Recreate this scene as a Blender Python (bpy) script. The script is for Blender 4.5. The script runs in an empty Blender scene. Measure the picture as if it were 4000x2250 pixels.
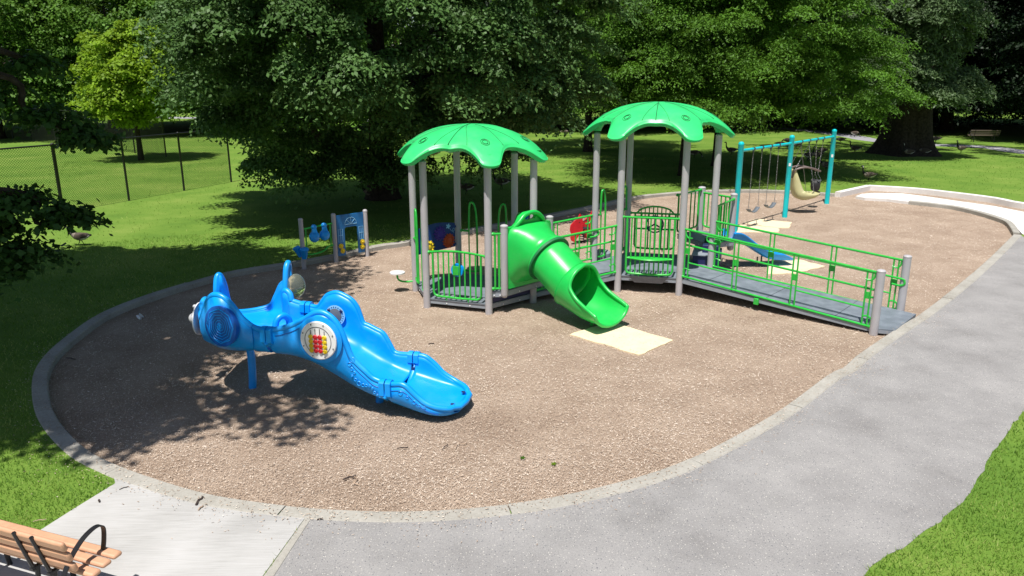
import bpy, bmesh, math, random
import numpy as np
from mathutils import Vector, Matrix
random.seed(7); RNG = np.random.default_rng(11)
R = math.radians
D = bpy.data
scn = bpy.context.scene
COL = scn.collection

# ---------------------------------------------------------------- camera, sky, sun, exposure
CAMH = 4.6; PITCH = 0.27089; ROLL = -0.00238; FPX = 3003.2
cd = D.cameras.new("camera"); cam = D.objects.new("camera", cd); COL.objects.link(cam)
cd.sensor_width = 36.0; cd.lens = 36.0 * FPX / 4000.0; cd.clip_end = 2000; cd.clip_start = 0.05
cam.matrix_world = Matrix.Translation((0, 0, CAMH)) @ Matrix.Rotation(math.pi/2 - PITCH, 4, 'X') @ Matrix.Rotation(ROLL, 4, 'Z')
scn.camera = cam
SUNV = Vector((-0.125, -0.39, 1.0)).normalized()
w = D.worlds.new("World"); scn.world = w; w.use_nodes = True
nt = w.node_tree; sky = nt.nodes.new("ShaderNodeTexSky"); sky.sky_type = 'NISHITA'; sky.sun_disc = False
sky.sun_elevation = math.asin(SUNV.z); sky.sun_rotation = math.atan2(SUNV.x, SUNV.y)
nt.links.new(sky.outputs[0], nt.nodes["Background"].inputs[0]); nt.nodes["Background"].inputs[1].default_value = 0.062
sl = D.lights.new("sun", 'SUN'); so = D.objects.new("sun", sl); COL.objects.link(so)
sl.energy = 4.6; sl.angle = R(0.55); sl.color = (1.0, 0.955, 0.9)
so.rotation_euler = SUNV.to_track_quat('Z', 'Y').to_euler(); so.location = (0, 0, 40)
scn.view_settings.view_transform = 'Standard'; scn.view_settings.look = 'None'
scn.view_settings.exposure = 0.44; scn.view_settings.gamma = 1.0
scn.view_settings.use_curve_mapping = False

# ---------------------------------------------------------------- helpers
def ray(vx, vy):                       # survey of the place: pixel (2576-wide picture) to ray
    k = 4000/2576; x = (vx*k-2000)/FPX; y = -(vy*k-1125)/FPX
    x, y = x*math.cos(ROLL)-y*math.sin(ROLL), x*math.sin(ROLL)+y*math.cos(ROLL)
    return (x, math.cos(PITCH)+y*math.sin(PITCH), -math.sin(PITCH)+y*math.cos(PITCH))
def at(vx, vy, z=0.0):                 # its point at height z
    d = ray(vx, vy); t = (z-CAMH)/d[2]; return Vector((d[0]*t, d[1]*t, z))

def tag(o, label=None, cat=None, group=None, kind=None):
    if label: o['label'] = label
    if cat: o['category'] = cat
    if group: o['group'] = group
    if kind: o['kind'] = kind
    return o
def empty(name, loc=(0, 0, 0), rz=0):
    o = D.objects.new(name, None); COL.objects.link(o); o.location = loc; o.rotation_euler = (0, 0, rz); return o
def copy_tree(o, parent=None):
    c = o.copy(); COL.objects.link(c)
    if parent is not None: c.parent = parent
    for ch in o.children: copy_tree(ch, c)
    return c

class MB:
    def __init__(s): s.v = []; s.f = []; s.sm = []
    def add(s, vs, fs, smooth=True):
        b = len(s.v); s.v += [tuple(p) for p in vs]; s.f += [tuple(i+b for i in f) for f in fs]; s.sm += [smooth]*len(fs); return s
    def box(s, c, d, rz=0, rot=None):
        m = rot if rot is not None else Matrix.Rotation(rz, 3, 'Z')
        vs = [Vector(c)+m@Vector((x*d[0]/2, y*d[1]/2, z*d[2]/2)) for z in (-1, 1) for y in (-1, 1) for x in (-1, 1)]
        return s.add(vs, [(0, 2, 3, 1), (4, 5, 7, 6), (0, 1, 5, 4), (2, 6, 7, 3), (0, 4, 6, 2), (1, 3, 7, 5)], False)
    def tube(s, pts, r, n=8, caps=True, closed=False):
        pts = [Vector(p) for p in pts]; N = len(pts); rs = r if isinstance(r, (list, tuple)) else [r]*N
        vs = []; up = None
        for i, p in enumerate(pts):
            if closed: t = pts[(i+1) % N]-pts[i-1]
            else: t = (pts[min(i+1, N-1)]-pts[max(i-1, 0)])
            t.normalize()
            if up is None: up = Vector((0, 0, 1)) if abs(t.z) < .9 else Vector((1, 0, 0))
            a = t.cross(up)
            if a.length < 1e-5: a = t.orthogonal()
            a.normalize(); b = a.cross(t); up = b
            vs += [p+a*(rs[i]*math.cos(2*math.pi*j/n))+b*(rs[i]*math.sin(2*math.pi*j/n)) for j in range(n)]
        fs = []
        for i in range(N if closed else N-1):
            k = (i+1) % N
            fs += [(i*n+j, i*n+(j+1) % n, k*n+(j+1) % n, k*n+j) for j in range(n)]
        if caps and not closed: fs += [tuple(range(n))[::-1], tuple(range((N-1)*n, N*n))]
        return s.add(vs, fs)
    def lathe(s, prof, c, n=20, axis=(0, 0, 1)):
        q = Vector((0, 0, 1)).rotation_difference(Vector(axis)); c = Vector(c); vs = []
        for r, z in prof: vs += [c+q@Vector((r*math.cos(2*math.pi*j/n), r*math.sin(2*math.pi*j/n), z)) for j in range(n)]
        fs = []
        for i in range(len(prof)-1): fs += [(i*n+j, i*n+(j+1) % n, (i+1)*n+(j+1) % n, (i+1)*n+j) for j in range(n)]
        fs += [tuple(range(n))[::-1], tuple(range((len(prof)-1)*n, len(prof)*n))]
        return s.add(vs, fs)
    def post(s, p, z0, z1, r=.063, n=16, dome=True):
        pr = [(r, 0), (r, z1-z0-.03)]
        if dome: pr += [(r*1.04, z1-z0-.03), (r*1.04, z1-z0-.015), (r*.8, z1-z0+.004), (r*.3, z1-z0+.014)]
        return s.lathe(pr, (p[0], p[1], z0), n)
    def ball(s, c, r, n=14, sc=(1, 1, 1), rot=None):
        m = rot if rot is not None else Matrix.Identity(3); vs = []; c = Vector(c)
        for i in range(n//2+1):
            a = math.pi*i/(n//2)
            vs += [c+m@Vector((r*sc[0]*math.sin(a)*math.cos(2*math.pi*j/n), r*sc[1]*math.sin(a)*math.sin(2*math.pi*j/n), r*sc[2]*math.cos(a))) for j in range(n)]
        return s.add(vs, [(i*n+j, (i+1)*n+j, (i+1)*n+(j+1) % n, i*n+(j+1) % n) for i in range(n//2) for j in range(n)])
    def plate(s, outl, O, U, V, th, smooth=False):     # outline (u,v) in plane O+uU+vV, thickness th along UxV
        O, U, V = Vector(O), Vector(U).normalized(), Vector(V).normalized(); W = U.cross(V)*th; n = len(outl)
        vs = [O+U*a+V*b-W/2 for a, b in outl]+[O+U*a+V*b+W/2 for a, b in outl]
        return s.add(vs, [tuple(range(n))[::-1], tuple(range(n, 2*n))]+[(i, (i+1) % n, n+(i+1) % n, n+i) for i in range(n)], smooth)
    def loft(s, rows, closed=False, flip=False):       # rows of equal length points
        n = len(rows[0]); m = n if closed else n-1; vs = [p for r in rows for p in r]
        fs = [(i*n+j, i*n+(j+1) % n, (i+1)*n+(j+1) % n, (i+1)*n+j) for i in range(len(rows)-1) for j in range(m)]
        if flip: fs = [f[::-1] for f in fs]
        return s.add(vs, fs)
    def build(s, name, mat, parent=None, ang=38, bevel=0, solid=0, sub=0, loc=None, label=None):
        me = D.meshes.new(name); me.from_pydata(s.v, [], s.f); me.materials.append(mat)
        me.polygons.foreach_set('use_smooth', [True]*len(me.polygons))
        me.update()
        try: me.set_sharp_from_angle(angle=R(ang))
        except Exception: pass
        o = D.objects.new(name, me); COL.objects.link(o)
        if parent is not None: o.parent = parent
        if loc is not None: o.location = loc
        if solid: m = o.modifiers.new("thick", 'SOLIDIFY'); m.thickness = solid; m.offset = 0
        if bevel: m = o.modifiers.new("bevel", 'BEVEL'); m.width = bevel; m.segments = 2; m.limit_method = 'ANGLE'
        if sub: m = o.modifiers.new("sub", 'SUBSURF'); m.levels = sub; m.render_levels = sub
        if label: o['label'] = label
        return o

def crom(pts, n=8, closed=False):
    P = [Vector(p) for p in pts]; out = []; N = len(P)
    for i in range(N if closed else N-1):
        g = (lambda k: P[k % N]) if closed else (lambda k: P[max(0, min(N-1, k))])
        a, b, c, d = g(i-1), g(i), g(i+1), g(i+2)
        for j in range(n):
            t = j/n; out.append(.5*((2*b)+(c-a)*t+(2*a-5*b+4*c-d)*t*t+(3*b-a-3*c+d)*t**3))
    if not closed: out.append(P[-1].copy())
    return out
def interp(x, xs, ys):
    return float(np.interp(x, xs, ys))
def smooth_interp(x, xs, ys):
    # monotone-ish cubic through points
    i = int(np.clip(np.searchsorted(xs, x)-1, 0, len(xs)-2)); t = (x-xs[i])/(xs[i+1]-xs[i]); t = min(max(t, 0), 1)
    def sl(k):
        if k <= 0 or k >= len(xs)-1: return 0
        return (ys[k+1]-ys[k-1])/(xs[k+1]-xs[k-1])
    h = xs[i+1]-xs[i]
    return (2*t**3-3*t**2+1)*ys[i]+(t**3-2*t*t+t)*h*sl(i)+(-2*t**3+3*t*t)*ys[i+1]+(t**3-t*t)*h*sl(i+1)
def circ(r, n=32, cx=0, cy=0, a0=0): return [(cx+r*math.cos(a0+2*math.pi*i/n), cy+r*math.sin(a0+2*math.pi*i/n)) for i in range(n)]
def rrect(x0, y0, x1, y1, r, n=5):
    o = []
    for cx, cy, a in ((x1-r, y0+r, -90), (x1-r, y1-r, 0), (x0+r, y1-r, 90), (x0+r, y0+r, 180)):
        o += [(cx+r*math.cos(R(a+90*i/n)), cy+r*math.sin(R(a+90*i/n))) for i in range(n+1)]
    return o
def inpoly(x, y, poly):
    c = np.zeros(x.shape, bool); n = len(poly)
    for i in range(n):
        x0, y0 = poly[i][0], poly[i][1]; x1, y1 = poly[(i+1) % n][0], poly[(i+1) % n][1]
        if y0 == y1: continue
        m = ((y0 > y) != (y1 > y)) & (x < (x1-x0)*(y-y0)/(y1-y0)+x0); c ^= m
    return c

# ---------------------------------------------------------------- materials
def mat(name):
    m = D.materials.new(name); m.use_nodes = True; t = m.node_tree; return m, t, t.nodes["Principled BSDF"]
def N(t, ty, **k):
    n = t.nodes.new(ty)
    for a, b in k.items():
        if a in n.inputs: n.inputs[a].default_value = b
        else: setattr(n, a, b)
    return n
def ramp(t, fac, stops):
    n = t.nodes.new("ShaderNodeValToRGB"); e = n.color_ramp.elements
    while len(e) < len(stops): e.new(.5)
    for i, (p, c) in enumerate(stops): e[i].position = p; e[i].color = (*c, 1)
    t.links.new(fac, n.inputs[0]); return n
def simple(name, col, rough=.45, var=.08, nscale=6, bump=0, bscale=80, metal=0, spec=.5, dust=0):
    m, t, b = mat(name); tc = N(t, "ShaderNodeTexCoord"); no = N(t, "ShaderNodeTexNoise"); no.inputs['Scale'].default_value = nscale; no.inputs['Detail'].default_value = 6
    t.links.new(tc.outputs['Object'], no.inputs['Vector'])
    lo = tuple(c*(1-var*1.5) for c in col); hi = tuple(min(1, c*(1+var)+dust) for c in col)
    r = ramp(t, no.outputs[0], [(.3, lo), (.7, hi)]); t.links.new(r.outputs[0], b.inputs['Base Color'])
    b.inputs['Roughness'].default_value = rough; b.inputs['Metallic'].default_value = metal; b.inputs['Specular IOR Level'].default_value = spec
    if 'plastic' in name:
        d1 = N(t, "ShaderNodeTexNoise"); d1.inputs['Scale'].default_value = 1.1; d1.inputs['Detail'].default_value = 9; d1.inputs['Roughness'].default_value = .72; t.links.new(tc.outputs['Object'], d1.inputs['Vector'])
        d2 = ramp(t, d1.outputs[0], [(.50, (0, 0, 0)), (.72, (.30, .30, .30))]); dm = N(t, "ShaderNodeMix"); dm.data_type = 'RGBA'
        t.links.new(d2.outputs[0], dm.inputs[0]); t.links.new(r.outputs[0], dm.inputs[6]); dm.inputs[7].default_value = (min(1, col[0]*.7+.14), min(1, col[1]*.7+.15), min(1, col[2]*.7+.14), 1)
        t.links.new(dm.outputs[2], b.inputs['Base Color'])
    rr = N(t, "ShaderNodeMapRange"); rr.inputs[3].default_value = rough-.08; rr.inputs[4].default_value = rough+.12
    t.links.new(no.outputs[0], rr.inputs[0]); t.links.new(rr.outputs[0], b.inputs['Roughness'])
    if bump:
        n2 = N(t, "ShaderNodeTexNoise"); n2.inputs['Scale'].default_value = bscale; n2.inputs['Detail'].default_value = 4
        t.links.new(tc.outputs['Object'], n2.inputs['Vector']); bm = N(t, "ShaderNodeBump"); bm.inputs['Strength'].default_value = bump; bm.inputs['Distance'].default_value = .01
        t.links.new(n2.outputs[0], bm.inputs['Height']); t.links.new(bm.outputs[0], b.inputs['Normal'])
    return m
M = {}
M['roof'] = simple("roof_green_plastic", (.035, .60, .17), .36, .07, 2.5, .05, 300)
M['slide_green'] = simple("slide_green_plastic", (.015, .52, .08), .30, .06, 2, .03, 200)
M['rail'] = simple("rail_green_paint", (.03, .46, .055), .33, .10, 9)
M['seam'] = simple("seam_dark_green", (.01, .16, .05), .6)
M['post'] = simple("post_grey_paint", (.43, .415, .43), .42, .05, 3)
M['deck'] = simple("deck_grey_coating", (.17, .20, .235), .55, .12, 5, .3, 160, dust=.02)
M['deckside'] = simple("deck_side_grey", (.27, .30, .34), .5, .08, 6)
M['navy'] = simple("navy_plastic", (.015, .018, .09), .4, .1)
M['blue'] = simple("blue_plastic", (.0, .32, .88), .34, .08, 2.2, .03, 200)
M['blue_dark'] = simple("blue_disc_plastic", (.005, .10, .46), .36, .08, 6)
M['panelblue'] = simple("panel_blue", (.012, .16, .42), .4, .06)
M['paneldark'] = simple("panel_dark_blue", (.01, .05, .22), .4, .06)
M['lineblue'] = simple("pale_blue_line", (.30, .62, .85), .5, .04)
M['white'] = simple("white_plastic", (.78, .78, .78), .4, .03)
M['greyball'] = simple("grey_plastic", (.5, .5, .52), .35, .04)
M['yellow'] = simple("yellow_plastic", (.78, .58, .01), .38, .06)
M['red'] = simple("red_plastic", (.60, .012, .025), .38, .08)
M['orange'] = simple("orange_plastic", (.62, .09, .02), .4, .06)
M['purple'] = simple("purple_plastic", (.07, .03, .30), .4, .06)
M['black'] = simple("black_metal", (.012, .012, .014), .38, .1)
M['blackr'] = simple("black_rubber", (.02, .02, .022), .6, .1)
M['swseat'] = simple("grey_rubber_seat", (.13, .15, .17), .55, .1)
M['chain'] = simple("galvanised_chain", (.32, .32, .32), .38, .1, 20, metal=.7)
M['steel'] = simple("steel_bracket", (.10, .10, .11), .4, .1, 20, metal=.5)
M['teal'] = simple("teal_paint", (.0, .56, .60), .32, .07, 3)
M['tan'] = simple("tan_plastic", (.55, .52, .27), .4, .06, 3)
M['brown'] = simple("brown_plastic", (.16, .12, .11), .4, .08)
M['bark'] = simple("bark", (.045, .035, .028), .9, .35, 9, 1.0, 22, spec=.15)
M['plank'] = simple("recycled_plank", (.60, .33, .20), .55, .06, 14, .15, 120)
M['plank_shade'] = simple("shade_dark_plank", (.11, .08, .06), .6, .1, 14)  # far bench: its deep shade is put into the brown plank colour
M['mat'] = simple("cream_rubber_mat", (.76, .64, .43), .85, .05, 5, .2, 120)
M['fencemetal'] = simple("black_fence_coating", (.008, .010, .010), .5, .1)
M['bubble'], _t, _b = mat("clear_bubble"); _b.inputs['Transmission Weight'].default_value = .9; _b.inputs['Roughness'].default_value = .06; _b.inputs['Base Color'].default_value = (.8, .86, .7, 1); _b.inputs['IOR'].default_value = 1.2

def attr_mat(name, stops, rough=.8, trans=0, attr="tone", spec=.3):
    m, t, b = mat(name); a = N(t, "ShaderNodeAttribute"); a.attribute_name = attr
    r = ramp(t, a.outputs['Fac'], stops); t.links.new(r.outputs[0], b.inputs['Base Color'])
    b.inputs['Roughness'].default_value = rough; b.inputs['Specular IOR Level'].default_value = spec
    if trans:
        tr = N(t, "ShaderNodeBsdfTranslucent"); mx = N(t, "ShaderNodeMixShader"); mx.inputs[0].default_value = trans
        hs = N(t, "ShaderNodeHueSaturation"); hs.inputs['Hue'].default_value = .485; hs.inputs['Value'].default_value = 1.5; t.links.new(r.outputs[0], hs.inputs['Color'])
        t.links.new(hs.outputs[0], tr.inputs[0]); t.links.new(b.outputs[0], mx.inputs[1]); t.links.new(tr.outputs[0], mx.inputs[2])
        t.links.new(mx.outputs[0], t.nodes["Material Output"].inputs[0])
    return m
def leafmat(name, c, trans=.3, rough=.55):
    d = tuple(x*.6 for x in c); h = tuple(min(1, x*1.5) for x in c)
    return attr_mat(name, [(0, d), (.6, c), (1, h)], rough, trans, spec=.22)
M['leaf_linden'] = leafmat("linden_leaves", (.080, .160, .042), .18, .5)
M['leaf_locust'] = leafmat("locust_leaves", (.084, .195, .018), .26)
M['leaf_young'] = leafmat("young_maple_leaves", (.20, .33, .02), .34)
M['leaf_maple'] = leafmat("maple_leaves", (.095, .20, .026), .26)
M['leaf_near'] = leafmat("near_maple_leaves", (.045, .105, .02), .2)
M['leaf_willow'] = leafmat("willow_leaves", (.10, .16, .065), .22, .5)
M['leaf_dark_shade'] = leafmat("dark_shade_leaves", (.012, .028, .010), .1, .5)  # dark foliage, with the shade among dense trees put into the colour
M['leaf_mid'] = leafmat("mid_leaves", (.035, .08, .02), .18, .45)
M['chips'] = attr_mat("wood_chips", [(0, (.15, .095, .066)), (.25, (.35, .26, .19)), (.6, (.55, .44, .34)), (1, (.86, .77, .66))], .85, spec=.15)
M['blade'] = attr_mat("grass_blades", [(0, (.075, .165, .018)), (.6, (.16, .285, .034)), (1, (.36, .42, .12))], .6, .25, spec=.25)

def ground_mat(name, stops, scale=1.0, fine=60, fmix=.5, bump=.5, bd=.02, rough=.95, fstops=None, speck=None):
    m, t, b = mat(name); tc = N(t, "ShaderNodeTexCoord"); V = tc.outputs['Object']
    a = N(t, "ShaderNodeTexNoise"); a.inputs['Scale'].default_value = scale; a.inputs['Detail'].default_value = 8; a.inputs['Roughness'].default_value = .65; t.links.new(V, a.inputs['Vector'])
    f = N(t, "ShaderNodeTexNoise"); f.inputs['Scale'].default_value = fine; f.inputs['Detail'].default_value = 5; f.inputs['Roughness'].default_value = .75; t.links.new(V, f.inputs['Vector'])
    mx = N(t, "ShaderNodeMix"); mx.data_type = 'FLOAT'; mx.inputs[0].default_value = fmix
    t.links.new(a.outputs[0], mx.inputs[2]); t.links.new(f.outputs[0], mx.inputs[3])
    r = ramp(t, mx.outputs[0], stops); out = r.outputs[0]
    if speck:
        for sc, th, col, off in speck:
            v = N(t, "ShaderNodeTexVoronoi"); v.inputs['Scale'].default_value = sc; v.inputs['Randomness'].default_value = 1
            mp = N(t, "ShaderNodeMapping"); mp.inputs['Location'].default_value = (off, off*.7, 0); t.links.new(V, mp.inputs[0]); t.links.new(mp.outputs[0], v.inputs['Vector'])
            wn = N(t, "ShaderNodeSeparateColor"); t.links.new(v.outputs['Color'], wn.inputs[0])
            # only some cells carry a stone, small radius
            g = N(t, "ShaderNodeMath", operation='GREATER_THAN'); g.inputs[1].default_value = .62; t.links.new(wn.outputs[0], g.inputs[0])
            l = N(t, "ShaderNodeMath", operation='LESS_THAN'); l.inputs[1].default_value = th; t.links.new(v.outputs['Distance'], l.inputs[0])
            mu = N(t, "ShaderNodeMath", operation='MULTIPLY'); t.links.new(g.outputs[0], mu.inputs[0]); t.links.new(l.outputs[0], mu.inputs[1])
            mc = N(t, "ShaderNodeMix"); mc.data_type = 'RGBA'; t.links.new(mu.outputs[0], mc.inputs[0]); t.links.new(out, mc.inputs[6]); mc.inputs[7].default_value = (*col, 1); out = mc.outputs[2]
    t.links.new(out, b.inputs['Base Color']); b.inputs['Roughness'].default_value = rough; b.inputs['Specular IOR Level'].default_value = .2
    bm = N(t, "ShaderNodeBump"); bm.inputs['Strength'].default_value = bump; bm.inputs['Distance'].default_value = bd
    t.links.new(f.outputs[0], bm.inputs['Height']); t.links.new(bm.outputs[0], b.inputs['Normal'])
    return m
M['grass'] = ground_mat("lawn", [(.33, (.068, .150, .020)), (.5, (.125, .225, .030)), (.67, (.23, .30, .065))], .45, 38, .5, .45, .03)
M['mulch'] = ground_mat("mulch_bed", [(.33, (.215, .15, .108)), (.5, (.375, .285, .215)), (.67, (.60, .49, .39))], .9, 90, .66, .85, .022)
M['asphalt'] = ground_mat("old_asphalt", [(.34, (.20, .193, .188)), (.5, (.275, .268, .262)), (.66, (.345, .335, .325))], .9, 48, .35, .6, .006, .9, speck=[(36, .20, (.54, .52, .47), 0), (38, .22, (.12, .125, .14), 3.3), (85, .30, (.38, .37, .35), 7.1), (80, .30, (.20, .20, .205), 9.7)])
M['kerb'] = ground_mat("kerb_concrete", [(.3, (.24, .225, .195)), (.5, (.36, .345, .305)), (.7, (.46, .445, .405))], 1.6, 30, .5, .5, .01, .9)
M['whitekerb'] = ground_mat("new_concrete", [(.3, (.62, .60, .58)), (.7, (.82, .80, .77))], 1.6, 30, .4, .3, .006, .9)
M['farpath'] = ground_mat("far_path", [(.3, (.24, .24, .26)), (.7, (.36, .36, .38))], 1, 30, .4, .3, .006, .9)
# broomed concrete
m, t, b = mat("broomed_concrete"); tc = N(t, "ShaderNodeTexCoord"); mp = N(t, "ShaderNodeMapping"); mp.inputs['Rotation'].default_value = (0, 0, R(-72)); mp.inputs['Scale'].default_value = (2, 60, 1)
t.links.new(tc.outputs['Object'], mp.inputs[0]); a = N(t, "ShaderNodeTexNoise"); a.inputs['Scale'].default_value = 1.6; a.inputs['Detail'].default_value = 5; t.links.new(mp.outputs[0], a.inputs['Vector'])
c = N(t, "ShaderNodeTexNoise"); c.inputs['Scale'].default_value = 1.3; c.inputs['Detail'].default_value = 7; t.links.new(tc.outputs['Object'], c.inputs['Vector'])
mx = N(t, "ShaderNodeMix"); mx.data_type = 'FLOAT'; mx.inputs[0].default_value = .45; t.links.new(c.outputs[0], mx.inputs[2]); t.links.new(a.outputs[0], mx.inputs[3])
r = ramp(t, mx.outputs[0], [(.3, (.30, .295, .28)), (.5, (.42, .415, .40)), (.7, (.50, .495, .485))]); t.links.new(r.outputs[0], b.inputs['Base Color']); b.inputs['Roughness'].default_value = .9
bm = N(t, "ShaderNodeBump"); bm.inputs['Strength'].default_value = .5; bm.inputs['Distance'].default_value = .006; t.links.new(a.outputs[0], bm.inputs['Height']); t.links.new(bm.outputs[0], b.inputs['Normal'])
M['concrete'] = m

#================================================================ SETTING
GZ = 0.10        # lawn and paths stand a kerb above the mulch
KERB = [(2560,590),(2500,650),(2420,720),(2330,790),(2290,815),(2180,890),(2140,925),(2100,945),(2000,1020),(1900,1082),(1750,1160),(1600,1213),(1400,1260),(1200,1287),(1000,1297),(800,1290),(650,1275),(500,1250),(350,1205),(250,1165),(190,1130),(140,1080),(110,1030),(100,975),(105,930),(130,890),(180,845),(260,790),(370,745),(500,705),(600,680),(760,655),(850,638),(950,617),(1030,605),(1215,570),(1400,535),(1500,515),(1600,494),(1700,483),(1800,478),(1900,477),(2000,480),(2108,487)]
kp = [at(x, y, .12) for x, y in KERB]
kline = crom(kp, 5)
WH = [at(2108, 487, .14), at(2185, 470, .14), at(2300, 477, .14), at(2400, 488, .14), at(2500, 501, .14), at(2580, 516, .14), Vector((19.6, 25.0, .14)), Vector((20.6, 22.5, .14))]
pit = kline + WH[1:] + [Vector((17.5, 23.3, .1))]
pit2 = [(p.x, p.y) for p in pit]
PC = Vector((3.2, 18.0, 0))
def strip(line, wa, wb, z0, z1, chamfer=.02, joints=None, mb=None):
    # kerb along a line: profile across from -wa (left) to +wb
    mb = mb or MB(); rows = []
    for i, p in enumerate(line):
        tdir = (line[min(i+1, len(line)-1)]-line[max(i-1, 0)]); tdir.z = 0; tdir.normalize(); nn = Vector((-tdir.y, tdir.x, 0))
        q = Vector((p.x, p.y, 0))
        rows.append([q-nn*wa+Vector((0, 0, z0)), q-nn*wa+Vector((0, 0, z1-chamfer)), q-nn*(wa-chamfer)+Vector((0, 0, z1)), q+nn*(wb-chamfer)+Vector((0, 0, z1)), q+nn*wb+Vector((0, 0, z1-chamfer)), q+nn*wb+Vector((0, 0, z0))])
    mb.loft(rows); mb.add(rows[0], [(0, 1, 2, 3, 4, 5)]); mb.add(rows[-1], [(5, 4, 3, 2, 1, 0)])
    return mb
# lawn: one sheet out to the horizon with the pit cut out of it
bmm = bmesh.new()
def _loop(pts): 
    vs = [bmm.verts.new(p) for p in pts]; return [bmm.edges.new((vs[i], vs[(i+1) % len(vs)])) for i in range(len(vs))]
es = _loop([(-700, -300, GZ), (700, -300, GZ), (700, 900, GZ), (-700, 900, GZ)])+_loop([(p.x, p.y, GZ) for p in pit])
bmesh.ops.triangle_fill(bmm, use_beauty=True, edges=es, normal=(0, 0, 1)); bmesh.ops.recalc_face_normals(bmm, faces=bmm.faces)
me = D.meshes.new("lawn"); bmm.to_mesh(me); bmm.free(); me.materials.append(M['grass']); lawn = D.objects.new("lawn", me); COL.objects.link(lawn); tag(lawn, "mown green lawn around the playground", "lawn", kind='structure')
# kerbs, cast in lengths that butt end to end
segs = []; L = 0; cur = [kline[0]]
kb = MB()
for i in range(1, len(kline)):
    cur.append(kline[i]); L += (kline[i]-kline[i-1]).length
    if L > 2.35 or i == len(kline)-1:
        a = list(cur)
        if len(a) > 1:
            d = (a[-1]-a[-2]).normalized()*.012; a2 = a[:-1]+[a[-1]-d]
            j = random.uniform(-.004, .006); strip(a2, .105, .11, -.1, .118+j, .018, mb=kb)
        cur = [kline[i]]; L = 0
tag(kb.build("kerb", M['kerb']), "weathered concrete kerb ring around the mulch", "kerb", kind='structure')
wl = crom(WH[1:], 3)
wk = strip([WH[0], WH[1]], .10, .12, -.1, .21, .015); strip(wl, .10, .12, -.1, .212, .015, mb=wk)
tag(wk.build("white_kerb", M['whitekerb']), "bright new concrete kerb at the playground's far right corner", "kerb", kind='structure')
lowk = crom([at(2288, 507, .1), at(2345, 513, .1), at(2400, 520, .1), at(2455, 532, .1), at(2500, 545, .1), at(2538, 560, .1), at(2558, 588, .1)], 4)
tag(strip(lowk, .09, .09, -.1, .135, .018).build("low_kerb", M['kerb']), "low grey kerb beside the white concrete pad", "kerb", kind='structure')
def flat(poly, z, name, mt, th=.05):
    mb = MB(); n = len(poly); mb.add([(p[0], p[1], z) for p in poly]+[(p[0], p[1], z-th) for p in poly], [tuple(range(n))]+[(i, n+i, n+(i+1) % n, (i+1) % n) for i in range(n)], False)
    me = D.meshes.new(name); bmm = bmesh.new(); vs = [bmm.verts.new(v) for v in mb.v]
    for f in mb.f: bmm.faces.new([vs[i] for i in f])
    bmesh.ops.recalc_face_normals(bmm, faces=bmm.faces)
    bmesh.ops.triangulate(bmm, faces=[f for f in bmm.faces if len(f.verts) > 4])
    bmm.to_mesh(me); bmm.free(); me.materials.append(mt); o = D.objects.new(name, me); COL.objects.link(o)
    return o
tag(flat([(p.x, p.y) for p in pit], 0.0, "mulch_bed", M['mulch'], .05), "tan wood chip bed inside the kerb", "mulch", kind='structure')
padp = [at(*p, .05) for p in ((2152,497),(2168,491),(2200,489),(2270,490),(2340,499),(2400,508),(2500,522),(2580,538))]+[Vector((19.3, 24.3, 0)), Vector((18.6, 21.5, 0))]+[at(*p, .05) for p in ((2600,610),(2570,592),(2544,562),(2502,547),(2455,534),(2400,522),(2345,515),(2286,511),(2230,504),(2175,501))]
tag(flat(padp, .105, "concrete_pad", M['whitekerb'], .2), "glaring white concrete entrance pad beside the mulch", "concrete pad", kind='structure')
# asphalt path: from the pad at the lower left, round the kerb, out of frame on the right
def off(line, d):
    o = []
    for i, p in enumerate(line):
        tt = (line[min(i+1, len(line)-1)]-line[max(i-1, 0)]); tt.z = 0; tt.normalize(); o.append(Vector((p.x-tt.y*d, p.y+tt.x*d, 0)))
    return o
near = [p for p in kline[:kline.index(kline[0])+1]]
ki = [i for i, p in enumerate(kline) if p.y < 23 and i < 85]
nk = kline[:5*15+1]           # from right end to (800,1290)
nko = off(nk, -.085)
if (nko[20]-PC).length < (nk[20]-PC).length: nko = off(nk, .085)
nko = [p for p in nko]
farE = [at(x, y, GZ) for x, y in ((2180,1440),(2225,1398),(2270,1380),(2350,1320),(2398,1285),(2440,1240),(2468,1195),(2490,1150),(2530,1100),(2550,1064),(2580,1030))]
jag = []
for i in range(len(farE)-1):
    for j in range(4):
        q = farE[i].lerp(farE[i+1], j/4); jag.append(q+Vector((random.uniform(-.016, .016), random.uniform(-.016, .016), 0)))
path = nko + [at(782, 1303, GZ), at(690, 1449, GZ), Vector((-2.6, 3.5, 0)), Vector((1.2, 3.6, 0))]+jag+[farE[-1], Vector((11.5, 13.8, 0)), Vector((17, 19, 0)), Vector((26, 27, 0)), Vector((40, 38, 0)), Vector((40, 42, 0)), Vector((19.2, 24.6, 0)), Vector((18.0, 21.9, 0)), at(2600, 612, GZ)]
tag(flat(path, GZ+.004, "asphalt_path", M['asphalt'], .01), "grey speckled asphalt path", "path", kind='structure')
p0 = at(290, 1213, GZ)
pb = off(kline[5*15:5*18+3], .0)
pbo = [p+(p-PC).normalized()*.085 for p in pb]
conc = [p for p in pbo]+[at(290, 1217, GZ), at(180, 1285, GZ), at(75, 1352, GZ), Vector((-6.6, 3.6, 0)), Vector((-2.78, 3.5, 0)), at(662, 1449, GZ), at(766, 1306, GZ)]
tag(flat(conc, GZ+.008, "concrete_slab", M['concrete'], .02), "pale broomed concrete slab under the bench", "slab", kind='structure')
strp = [at(769, 1304, GZ), at(665, 1449, GZ), Vector((-2.77, 3.5, 0)), Vector((-2.62, 3.5, 0)), at(690, 1449, GZ), at(784, 1304, GZ)]
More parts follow.
